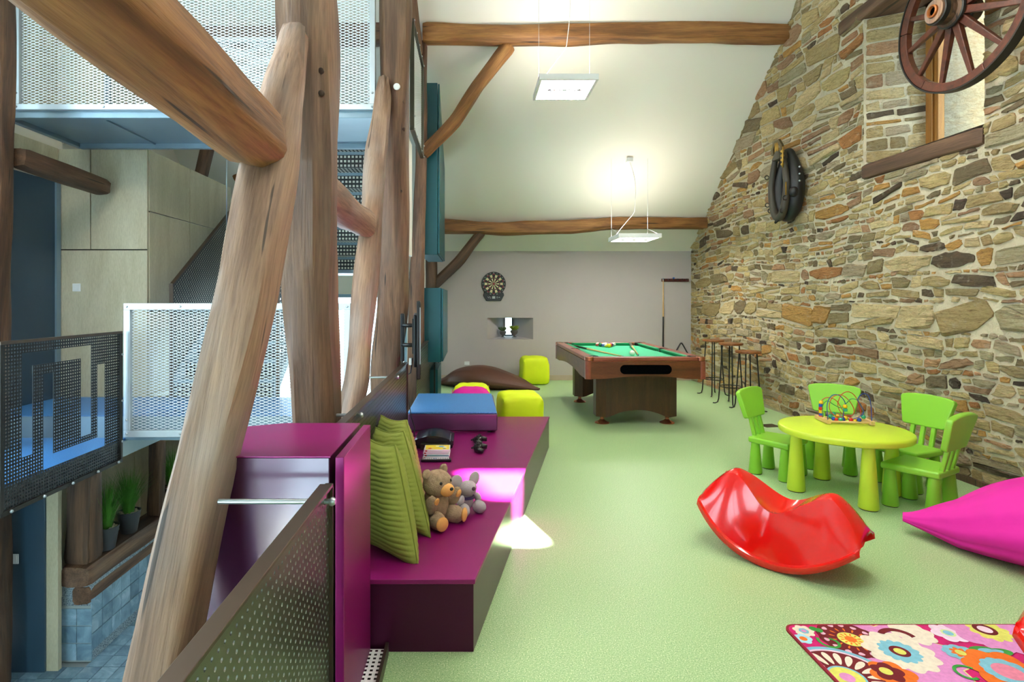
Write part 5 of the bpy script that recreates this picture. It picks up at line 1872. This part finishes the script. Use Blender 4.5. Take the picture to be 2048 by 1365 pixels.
def curl(x, y, r, c, a0, a1, w_=.006):
    vs = []
    n = 20
    for i in range(n + 1):
        a_ = lerp(a0, a1, i / n)
        rr = r * (1 - .45 * i / n)
        vs += [(x + (rr - w_) * cos(a_), y + (rr - w_) * sin(a_), 0), (x + (rr + w_) * cos(a_), y + (rr + w_) * sin(a_), 0)]
    _rz[0] += .00004
    MB().add([(p[0], p[1], _rz[0]) for p in vs], [(2 * i, 2 * i + 1, 2 * i + 3, 2 * i + 2) for i in range(n)]).build('motif', rmat(c), rug)
curl(1.475, 2.285, .045, GRc, 2.4, 7.5)
# half wheel at the left edge
motif(1.40, 2.07, .185, LB_); motif(1.40, 2.07, .168, 'f0c8dc'); motif(1.40, 2.07, .158, MR)
petal_ring(1.40, 2.07, .075, .150, 20, CR, .34)
motif(1.40, 2.07, .066, LB_); motif(1.40, 2.07, .058, YL); motif(1.40, 2.07, .026, PKc)
motif(1.585, 2.085, .085, ORc, 6, .22); motif(1.575, 2.10, .058, MR, 5, .25); motif(1.57, 2.105, .022, YL)
motif(1.86, 2.345, .085, CR, 8, .15)
curl(1.80, 2.30, .085, MR, 2.6, .35, .012)
motif(1.95, 2.215, .06, LB_, 9, .12, 0, 1.1, .9); motif(1.95, 2.215, .036, ORc, 8, .35); motif(1.95, 2.215, .018, YL)
motif(2.012, 2.345, .068, 'f2cfe4', 6, .2); motif(2.012, 2.345, .026, 'cfe0a0'); motif(2.012, 2.345, .018, LB_)
motif(2.20, 2.36, .17, PKc, 9, .15); motif(2.20, 2.36, .08, YL, 10, .2); motif(2.19, 2.37, .042, MR); motif(2.19, 2.37, .026, 'f2cfe4')
motif(2.08, 2.225, .055, GRc, 2, .55, .5, 1.5, .7); motif(2.08, 2.225, .035, LB_, 2, .5, .5, 1.4, .6)
motif(2.03, 2.10, .14, ORc, 7, .2); motif(2.03, 2.10, .085, LB_, 12, .08); motif(2.03, 2.10, .05, 'e98aa6')
curl(1.87, 2.09, .05, GRc, .6, 5.2)
motif(1.86, 1.99, .05, YL, 6, .2)
motif(1.75, 1.85, .12, CR, 8, .2); motif(1.75, 1.85, .06, ORc); motif(1.55, 1.82, .1, PKc, 6, .2); motif(2.35, 2.0, .13, CR, 9, .2); motif(2.35, 2.0, .06, MR)
motif(2.5, 2.25, .1, ORc, 6, .2); motif(2.5, 2.25, .05, YL); motif(2.75, 1.9, .16, LB_, 10, .15); motif(2.75, 1.9, .08, PKc); motif(2.0, 1.6, .15, PKc, 7, .2); motif(2.0, 1.6, .07, YL)

# =================================================================== WAGON WHEEL
ww = thing('wagon_wheel', 'old red brown wooden wagon wheel hung on the stone wall', 'wheel', (3.70, 4.19, 3.60))
ww.rotation_euler = (radians(8), 0, 0)
# local x is the axle direction pointing into the room (negative x)
WR = .585
AX = rot('Y', -pi / 2)
for k in range(6):
    a0, a1 = 2 * pi * k / 6, 2 * pi * (k + 1) / 6 - .006
    m = MB()
    vs, fs = [], []
    n = 12
    for i in range(n + 1):
        a_ = lerp(a0, a1, i / n)
        for (r_, x_) in ((WR - .012, -.03), (WR - .078, -.026), (WR - .078, .026), (WR - .012, .03)):
            vs.append((x_, r_ * cos(a_), r_ * sin(a_)))
    for i in range(n):
        for j in range(4):
            fs.append((i * 4 + j, i * 4 + (j + 1) % 4, (i + 1) * 4 + (j + 1) % 4, (i + 1) * 4 + j))
    fs += [(3, 2, 1, 0), tuple(n * 4 + j for j in range(4))]
    m.add(vs, fs).build('felloe', MT['wheelwood'], ww, smooth=True, sharp=40, weld=True, bevel=.006)
m = MB()
vs, fs = [], []
for i in range(64):
    a_ = 2 * pi * i / 64
    for (r_, x_) in ((WR, -.034), (WR - .012, -.034), (WR - .012, .034), (WR, .034)):
        vs.append((x_, r_ * cos(a_), r_ * sin(a_)))
for i in range(64):
    for j in range(4):
        fs.append((i * 4 + j, i * 4 + (j + 1) % 4, ((i + 1) % 64) * 4 + (j + 1) % 4, ((i + 1) % 64) * 4 + j))
m.add(vs, fs).build('iron_tyre', MT['iron'], ww, smooth=True, sharp=40)
for k in range(12):
    a_ = 2 * pi * (k + .42) / 12
    M_ = rot('X', a_)
    m = MB().hexa([(-.075, -.030, .09), (-.03, -.030, .09), (-.03, .030, .09), (-.075, .030, .09), (-.014, -.017, WR - .07), (.016, -.017, WR - .07), (.016, .017, WR - .07), (-.014, .017, WR - .07)], M_)
    m.build('spoke', MT['wheelwood'], ww, bevel=.007)
MB().lathe([(.075, -.10), (.085, -.09), (.088, -.06), (.112, -.05), (.118, 0), (.118, .05), (.112, .10), (.095, .115), (.092, .20), (.086, .215)], 32, AX).build('hub', MT['timber_dark'], ww, smooth=True, sharp=40)
for (r_, z0, z1) in ((.121, .0, .022), (.121, .078, .1), (.096, .165, .205)):
    MB().lathe([(r_, z0), (r_ + .004, z0 + .003), (r_ + .004, z1 - .003), (r_, z1)], 32, AX).build('hub_band', MT['iron'], ww, smooth=True, sharp=40)
MB().lathe([(.084, .214), (.084, .2165), (.045, .2175)], 32, AX).build('hub_face', MT['timber_pale'], ww, smooth=True, sharp=40)
MB().lathe([(.046, .21), (.046, .232), (.036, .236), (.030, .226), (.028, .2176)], 24, AX, cap=False).build('axle_ring', paint('9c5a2a', .5, .5), ww, smooth=True, sharp=40)
MB().lathe([(.030, .2178), (.004, .2178)], 20, AX).build('axle_bore', paint('1c110b', .8), ww)

# =================================================================== HORSE COLLAR
hc = thing('horse_collar', 'black leather horse collar with brass hames on the stone wall', 'horse collar', (3.86, 6.60, 2.80))
def loop(u, k=1.0, x=0, n=None):
    a_ = 2 * pi * u
    z_ = -.40 * cos(a_) * (1 if cos(a_) > 0 else .93)
    w_ = .160 * (abs(sin(a_)) ** (.95 if cos(a_) > 0 else .8)) * (1 - .34 * (-cos(a_) if cos(a_) < 0 else 0))
    return Vector((x, math.copysign(w_, sin(a_)) * k, z_ * (1 + (k - 1) * .35)))
N_ = 64
def ring(k, x, r, flat=None):
    return MB().tube([loop(i / N_, k, x) for i in range(N_)], [r(i / N_) if callable(r) else r for i in range(N_)], 14, closed=True)
ring(1.05, -.10, lambda u: .045 + .055 * max(0, sin(pi * min(1, abs(u - .5) * -2.6 + 1.25))) * (1 if u < .5 else .8)).build('padding', MT['blackmatte'], hc, smooth=True)
ring(1.02, -.21, lambda u: .030 + .016 * (cos(2 * pi * u) * .5 + .5)).build('forewale', paint('3b352b', .5), hc, smooth=True)
ring(1.16, -.215, .014).build('hames', MT['brass'], hc, smooth=True)
# collar cap, pointed crown
MB().hexa([(-.27, -.075, .28), (-.05, -.075, .28), (-.05, .075, .28), (-.27, .075, .28), (-.24, -.035, .40), (-.10, -.035, .40), (-.10, .035, .40), (-.24, .035, .40)]).build('cap', paint('4a4336', .5), hc, bevel=.02, seg=3)
crown = [(-.11, .36), (-.12, .43), (-.05, .52), (.05, .52), (.12, .43), (.11, .36), (.06, .36), (.07, .42), (.03, .48), (-.03, .48), (-.07, .42), (-.06, .36)]
MB().prism(crown, -.245, -.215, frame((0, 0, 0), (0, 1, 0), (0, 0, 1), (1, 0, 0))).build('crown', paint('5a4c30', .45, .4), hc, bevel=.005)
for k, y_ in enumerate((-.028, 0, .028)):
    MB().tube([(-.235, y_, .36), (-.24, y_ * .9, .49)], .008, 8).build('crown_bar', MT['brass'], hc, smooth=True)
for z_ in (.20, .25, .30, .35):
    MB().ball((-.245, -.135, z_), .020, 12, 8).build('brass_stud', MT['brass'], hc, smooth=True)
MB().tube([(-.25, -.15, .16), (-.25, -.155, .40)], .008, 8).build('hame_rod', MT['brass'], hc, smooth=True)
for z_ in (-.02, .06, .14):
    MB().ball((-.12, -.265, z_), .012, 12, 8).build('brass_stud', MT['steel'], hc, smooth=True)
MB().hexa([(-.25, -.205, -.17), (-.235, -.205, -.17), (-.225, -.18, -.17), (-.24, -.18, -.17), (-.25, -.205, -.02), (-.235, -.205, -.02), (-.225, -.18, -.02), (-.24, -.18, -.02)]).build('brass_plate', MT['brass'], hc)
MB().ball((-.17, -.235, -.14), (.05, .05, .06), 16, 10).build('side_pad', MT['blackmatte'], hc, smooth=True)
for (y_, z_) in ((-.19, -.2), (.19, -.22), (-.13, -.34), (.13, -.3), (.2, .12)):
    MB().tube([(-.24 + .025 * cos(2 * pi * i / 12), y_ + .012, z_ + .025 * sin(2 * pi * i / 12)) for i in range(12)], .005, 6, closed=True).build('iron_ring', MT['iron'], hc, smooth=True)
MB().tube([(-.22, -.03, -.42), (-.25, 0, -.46), (-.22, .03, -.42)], .016, 8).build('bottom_buckle', MT['iron'], hc, smooth=True)

# =================================================================== DARTBOARD
db = thing('dartboard', 'round electronic dartboard with black frame on the far wall', 'dartboard', (.382, YF, 1.70))
FR = rot('X', pi / 2)
MB().lathe([(.205, 0), (.213, .006), (.213, .03), (.205, .038), (.0, .038)], 48, FR, cap=False).build('body', MT['black'], db, smooth=True, sharp=40)
MB().prism([(-.17, -.15), (-.185, -.20), (-.13, -.30), (.13, -.30), (.185, -.20), (.17, -.15)], 0, .03, FR).build('control_panel', MT['black'], db, bevel=.01, seg=3)
def wedge_set(name, mat, r0, r1, par):
    for i in range(20):
        if i % 2 != par:
            continue
        a0, a1 = 2 * pi * (i - .46) / 20, 2 * pi * (i + .46) / 20
        vs = []
        n = 3
        for k in range(n + 1):
            a_ = lerp(a0, a1, k / n)
            vs += [(r0 * sin(a_), r0 * cos(a_), .0405), (r1 * sin(a_), r1 * cos(a_), .0405)]
        MB().add(vs, [(2 * k, 2 * k + 1, 2 * k + 3, 2 * k + 2) for k in range(n)], FR).build(name, mat, db)
cream, redc, grn, blk = paint('d3c99c', .6), paint('8e2332', .6), paint('1f5a3c', .6), paint('181414', .6)
for par, c_, rc in ((1, cream, grn), (0, blk, redc)):
    wedge_set('segment', c_, .022, .095, par)
    wedge_set('treble_segment', rc, .098, .110, par)
    wedge_set('segment', c_, .113, .160, par)
    wedge_set('double_segment', rc, .163, .175, par)
MB().lathe([(.018, .04), (.016, .044)], 16, FR).build('bullseye', redc, db, smooth=True, sharp=40)
MB().box(-.028, .028, -.262, -.218, .03, .033, FR).build('display', paint('6c7a78', .3), db)
for k in range(3):
    MB().box(-.024, .024, -.256 + .014 * k, -.247 + .014 * k, .033, .034, FR).build('display_line', paint('b8c4c0', .4), db)
for (x_, y_) in ((-.10, -.232), (-.085, -.247), (-.07, -.228), (-.055, -.25), (.06, -.228), (.06, -.246), (.09, -.238), (.105, -.236)):
    MB().lathe([(.006, .03), (.005, .035)], 10, tr(0, 0, 0) @ FR @ tr(x_, y_, 0)).build('button', paint('c8ccc8', .4), db, smooth=True, sharp=40)
nums = [20, 1, 18, 4, 13, 6, 10, 15, 2, 17, 3, 19, 7, 16, 8, 11, 14, 9, 12, 5]
numm = paint('d8d8d0', .5)
for i, nv in enumerate(nums):
    cu = bpy.data.curves.new('number', 'FONT')
    cu.body = str(nv)
    cu.size = .024
    cu.align_x = 'CENTER'
    cu.align_y = 'CENTER'
    cu.materials.append(numm)
    tmp = bpy.data.objects.new('number_tmp', cu)
    me = bpy.data.meshes.new_from_object(tmp)
    bpy.data.objects.remove(tmp)
    o = link(bpy.data.objects.new('number', me), db)
    a_ = 2 * pi * i / 20
    o.location = (.191 * sin(a_), -.0405, .191 * cos(a_))
    o.rotation_euler = (pi / 2, 0, 0)

# niche plants
def succulent(label, x, y, z, s, c, seed):
    t_ = thing('niche_plant', label, 'potted plant', (x, y, z), 0, 'tiny plants in the wall niche')
    MB().lathe([(.03, 0), (.034, .004), (.012, .016), (.014, .024), (.04, .045), (.05, .07), (.046, .09), (.036, .092)], 20, Matrix.Scale(s, 4)).build('footed_cup', paint('565452', .45), t_, smooth=True, sharp=50)
    rg_ = random.Random(seed)
    m = MB()
    for k in range(90):
        a_, out = rg_.uniform(0, 2 * pi), rg_.uniform(.0, .055) * s
        hgt = rg_.uniform(.03, .07) * s
        b_ = Vector((cos(a_) * .02 * s, sin(a_) * .02 * s, .088 * s))
        tip = b_ + Vector((cos(a_) * out, sin(a_) * out, hgt))
        m.tube([b_, (b_ + tip) / 2 + Vector((0, 0, .008 * s)), tip], [.005 * s, .007 * s, .001], 5)
    m.build('leaves', paint(c, .6), t_, smooth=True)['kind'] = 'stuff'
succulent('tiny dark green plant in a footed cup on the left of the niche', .555, YF + .15, .748, 1.25, '46603a', 1)
succulent('tiny yellow green plant in a footed cup on the right of the niche', .755, YF + .16, .749, 1.4, '8a9a2e', 2)
# wall socket by the brown bag and floor outlet
o = MB().box(-.045, .045, -.012, 0, -.03, .03).build('wall_socket', MT['white'], None, bevel=.003, loc=(-.09, YF, .30))
tag(o, 'white wall socket just above the brown bean bag', 'socket')
o = MB().box(-.09, .09, -.07, .07, 0, .004).build('floor_outlet', MT['bronze'], None, loc=(3.35, 6.25, 0), rz=.2)
tag(o, 'flat metal outlet plate in the green floor near the stools', 'floor outlet')

# =================================================================== CUSHIONS ON THE BENCH
def cushion(label, x, y, z, az, lean, spin, seed, S=.225, T_=.085):
    t_ = thing('corduroy_cushion', label, 'cushion', (x, y, z), 0, 'olive corduroy cushions')
    n_ = Vector((cos(az) * cos(lean), sin(az) * cos(lean), sin(lean)))
    side = Vector((-sin(az), cos(az), 0))
    upv = n_.cross(side)
    side2 = side * cos(spin) + upv * sin(spin)
    up2 = upv * cos(spin) - side * sin(spin)
    M_ = frame((0, 0, 0), side2, up2, n_)
    def outl(u, v):
        # square with drawn-in sides
        a, b = u * 2 - 1, v * 2 - 1
        px_ = a * S * .88 * (1 - .08 * (1 - b * b))
        py_ = b * S * (1 - .08 * (1 - a * a))
        # slumped: the free edge sinks towards the leaning side at the top
        px_ = -S * .88 + (px_ + S * .88) * (1 - .52 * v ** 1.3)
        return a, b, px_, py_
    for sgn in (1, -1):
        def fn(u, v):
            a, b, px_, py_ = outl(u, v)
            h_ = T_ * (max(0, 1 - abs(a) ** 3.2) ** .55) * (max(0, 1 - abs(b) ** 3.2) ** .55)
            h_ *= 1 + .18 * noise.noise(Vector((a * 1.6, b * 1.6, seed)))
            ribs = .0045 * abs(sin((b + .05 * noise.noise(Vector((a * 2, b * 2, seed)))) * 11 * pi)) * min(1, h_ / .03)
            return M_ @ Vector((px_, py_, sgn * (h_ + ribs)))
        MB().grid(fn, 40, 150, flip=(sgn < 0)).build('front_panel' if sgn > 0 else 'back_panel', MT['olive'], t_, smooth=True)
    pts = []
    for (ea, eb, fa, fb) in ((0, 0, 1, 0), (1, 0, 1, 1), (1, 1, 0, 1), (0, 1, 0, 0)):
        for k in range(14):
            a, b, px_, py_ = outl(lerp(ea, fa, k / 14), lerp(eb, fb, k / 14))
            pts.append(M_ @ Vector((px_, py_, 0)))
    MB().tube(pts, .005, 6, closed=True).build('piping', MT['olive'], t_, smooth=True)
    return t_
cushion('olive corduroy cushion nearest the purple cabinet', -.368, 2.505, .520, radians(-128), radians(6), radians(-3), 1, .24, .085)
cushion('olive corduroy cushion in the middle, behind the teddy bear', -.352, 2.775, .522, radians(-126), radians(8), radians(2), 2, .235, .08)
cushion('olive corduroy cushion farthest along the guard panel', -.385, 3.09, .515, radians(-124), radians(8), radians(-2), 3, .23, .078)

# =================================================================== TEDDY AND MOUSE
def fuzzy(mb, seed, amp=.004):
    out = []
    for p in mb.v:
        v_ = Vector(p)
        k = noise.noise(v_ * 120 + Vector((seed, 0, 0))) * amp + noise.noise(v_ * 45 + Vector((0, seed, 0))) * amp * .8
        d = noise.noise_vector(v_ * 90) * k
        out.append(tuple(v_ + d + v_.normalized() * k * .5))
    mb.v = out
    return mb
td = thing('teddy_bear', 'brown plush teddy bear sitting with raised paws', 'teddy bear', (-.178, 2.80, BZ), radians(-40))
td.scale = (.94, .94, .94)
def part(name, mat, par, c, r, M=None, fz=.0, nu=36, nv=24, seed=1):
    m_ = MB().ball((0, 0, 0), r, nu, nv)
    if fz:
        fuzzy(m_, seed, fz)
    M_ = tr(*c) @ (M if M is not None else Matrix())
    m_.v = [tuple(M_ @ Vector(p)) for p in m_.v]
    return m_.build(name, mat, par, smooth=True)
FZ = .006
part('torso', MT['fur'], td, (-.01, 0, .095), (.068, .075, .092), None, FZ, 48, 32, 1)
hd = part('head', MT['fur'], td, (.005, 0, .212), (.075, .082, .073), rot('Y', .15), FZ, 52, 34, 2)
for sy in (-1, 1):
    part('ear', MT['fur'], hd, (-.012, sy * .066, .272), (.016, .028, .028), None, .004, 28, 18, 3)
part('snout', MT['plush_tan'], hd, (.075, 0, .192), (.036, .042, .034))
part('nose', MT['black'], hd, (.108, 0, .204), (.008, .013, .009), None, 0, 16, 10)
for sy in (-1, 1):
    part('eye', MT['black'], hd, (.066, sy * .036, .232), (.008, .009, .009), None, 0, 14, 10)
for sy in (-1, 1):
    ar = part('arm', MT['fur'], td, (.045, sy * .088, .128), (.034, .03, .058), rot('X', sy * -.25) @ rot('Y', .45), FZ, 36, 22, 5 + sy)
    part('paw_pad', MT['plush_tan'], ar, (.080, sy * .086, .150), (.010, .017, .026), rot('Y', .45))
    lg = part('leg', MT['fur'], td, (.065, sy * .064, .045), (.062, .042, .046), rot('Z', sy * .35), FZ, 40, 24, 8 + sy)
    part('foot_pad', MT['plush_tan'], lg, (.122, sy * .086, .048), (.012, .034, .037), rot('Z', sy * .35))
ms = thing('plush_mouse', 'small grey plush mouse sitting beside the teddy bear', 'plush mouse', (-.028, 2.94, BZ), radians(-55))
ms.scale = (1.12, 1.12, 1.12)
part('torso', MT['plush_grey'], ms, (-.012, 0, .055), (.036, .040, .052), None, .002, 28, 18, 1)
hd = part('head', MT['plush_grey'], ms, (.01, 0, .116), (.048, .040, .036), rot('Y', -.25), .001, 28, 18, 2)
part('nose', paint('3c2436', .4), hd, (.058, 0, .126), (.008, .010, .009), None, 0, 14, 10)
for sy, rr in ((-1, (.011, .036, .036)), (1, (.011, .030, .034))):
    part('ear', MT['plush_grey'], hd, (-.012, sy * .052, .146), rr, rot('X', sy * -.35))
    part('arm', MT['plush_grey'], ms, (.02, sy * .048, .068), (.018, .016, .026), rot('X', sy * .5))
    part('leg', MT['plush_grey'], ms, (.042, sy * .042, .030), (.036, .026, .030), rot('Z', sy * .4))
MB().tube([(.034 * cos(a_ / 10 * 2 * pi), .036 * sin(a_ / 10 * 2 * pi), .074) for a_ in range(10)], .007, 8, closed=True).build('scarf', paint('3c2a5e', .7), ms, smooth=True)
part('embroidery', paint('7a1c22', .6), ms, (.076, -.058, .026), (.003, .005, .005), None, 0, 10, 8)

# =================================================================== CONSOLE AND GAMES
ps = thing('game_console', 'black game console with a curved top lying on the bench', 'game console', (-.285, 4.30, BZ))
n = 16
vs, fs = [], []
for sy in (-.13, .14):
    for i in range(n + 1):
        q_ = i / n
        vs.append((-.145 + .29 * q_, sy, .055 + .045 * sin(pi * (.10 + .86 * q_))))
    for i in range(n + 1):
        q_ = i / n
        vs.append((-.145 + .29 * q_, sy, .030 + .018 * sin(pi * q_)))
k = 2 * (n + 1)
for i in range(n):
    fs += [(i, i + 1, k + i + 1, k + i), (n + 1 + i + 1, n + 1 + i, k + n + 1 + i, k + n + 2 + i), (i, n + 1 + i, n + 2 + i, i + 1), (k + i + 1, k + n + 2 + i, k + n + 1 + i, k + i)]
fs += [(0, k, k + n + 1, n + 1), (n, 2 * n + 1, k + 2 * n + 1, k + n)]
MB().add(vs, fs).build('curved_top', paint('1a1b1f', .18), ps, smooth=True, sharp=40)
boxpart('lower_body', MT['black'], ps, -.15, .14, -.115, .13, 0, .045, .012)
boxpart('disc_front', paint('26241c', .25), ps, -.10, .10, -.17, -.116, .006, .05, .004)
boxpart('silver_edge', MT['steel'], ps, .118, .123, -.131, .05, .062, .078)
for i in range(14):
    boxpart('vent_slot', paint('3c3e44', .4), ps, -.06 + .012 * i, -.053 + .012 * i, -.06, -.057, .0985, .0995)
spines = [('d8d2dc', 'pale game case with a red mark, at the bottom of the stack'), ('8ab8c4', 'game case with a blue spine in the stack'), ('d6ccd6', 'game case with a lilac spine in the stack'), ('e8e4e0', 'game case with a yellow cover on top of the stack')]
for i, (c_, lab) in enumerate(spines):
    gcase = thing('game_case', lab, 'game case', (-.252 + .006 * (i % 2) - .003, 3.985 + .004 * i, BZ + .0005 + .0155 * i), .02 * (i - 1.5), 'stacked game cases')
    boxpart('case', paint('e4e6ea', .25), gcase, -.092, .092, -.067, .067, 0, .015, .002)
    boxpart('spine_print', paint(c_, .35), gcase, -.085, .085, -.0678, -.067, .002, .013)
    boxpart('spine_logo', paint('b52a2a', .35), gcase, -.085, -.07, -.0684, -.0678, .003, .012)
    if i == 3:
        boxpart('cover_print', paint('f0d23a', .35), gcase, -.084, .084, -.058, .062, .015, .0154)
        for (x_, y_, r_, cc) in ((-.05, -.03, .016, 'd6482a'), (-.035, -.028, .010, 'f4f0e0'), (.03, .02, .022, '6aa8d8'), (.055, .0, .014, 'f4f4f0'), (.0, .03, .014, 'f6f2e2'), (.05, -.03, .012, '4a86c4')):
            MB().lathe([(r_, 0), (r_, .0004)], 12, tr(x_, y_, .0154)).build('cover_patch', paint(cc, .35), gcase)
rmt = thing('remote_control', 'slim black remote control in front of the game cases', 'remote control', (-.250, 3.86, BZ), .03)
boxpart('body', MT['black'], rmt, -.105, .105, -.022, .022, 0, .02, .006)
for i in range(15):
    for j in range(3):
        c_ = 'c83030' if (i == 0 and j == 1) else ('3a6fc0' if i in (6, 7) and j == 1 else 'd8dadc')
        boxpart('button', paint(c_, .4), rmt, -.093 + .0125 * i, -.085 + .0125 * i, -.015 + .011 * j, -.008 + .011 * j, .02, .022)
def pad(label, x, y, rz):
    t_ = thing('game_controller', label, 'game controller', (x, y, BZ + .022), rz, 'black game controllers')
    MB().ball((0, 0, .008), (.055, .030, .018), 24, 12, .8).build('body', MT['black'], t_, smooth=True)
    for s_ in (-1, 1):
        MB().tube([(s_ * .045, .0, .006), (s_ * .060, -.03, .0), (s_ * .064, -.058, -.004)], [.021, .019, .015], 12).build('grip', MT['black'], t_, smooth=True)
        MB().lathe([(.010, 0), (.008, .012), (.012, .015), (.012, .019)], 14, tr(s_ * .022, -.012, .022)).build('stick', paint('1c1d20', .5), t_, smooth=True, sharp=40)
        boxpart('shoulder_button', paint('232428', .3), t_, s_ * .04 - .015, s_ * .04 + .015, .024, .036, .004, .016, .004)
    for k in range(4):
        a_ = k * pi / 2
        MB().lathe([(.005, 0), (.004, .004)], 10, tr(.042 + .011 * cos(a_), .008 + .011 * sin(a_), .022)).build('button', paint('5a5c66', .4), t_, smooth=True)
    return t_
pad('black game controller lying farther back on the bench', .042, 4.36, radians(70))
pad('black game controller lying nearer on the bench', .042, 4.13, radians(75))
# console cable
pts = [(-.52, 4.58, BZ + .30), (-.50, 4.56, BZ + .16), (-.47, 4.55, BZ + .08), (-.47, 4.50, BZ + .015), (-.44, 4.47, BZ + .03), (-.425, 4.44, BZ + .03)]
o = MB().tube(pts, .004, 8).build('power_cable', MT['black'], None, smooth=True)
tag(o, 'thin black cable running from the guard panel to the console', 'cable')
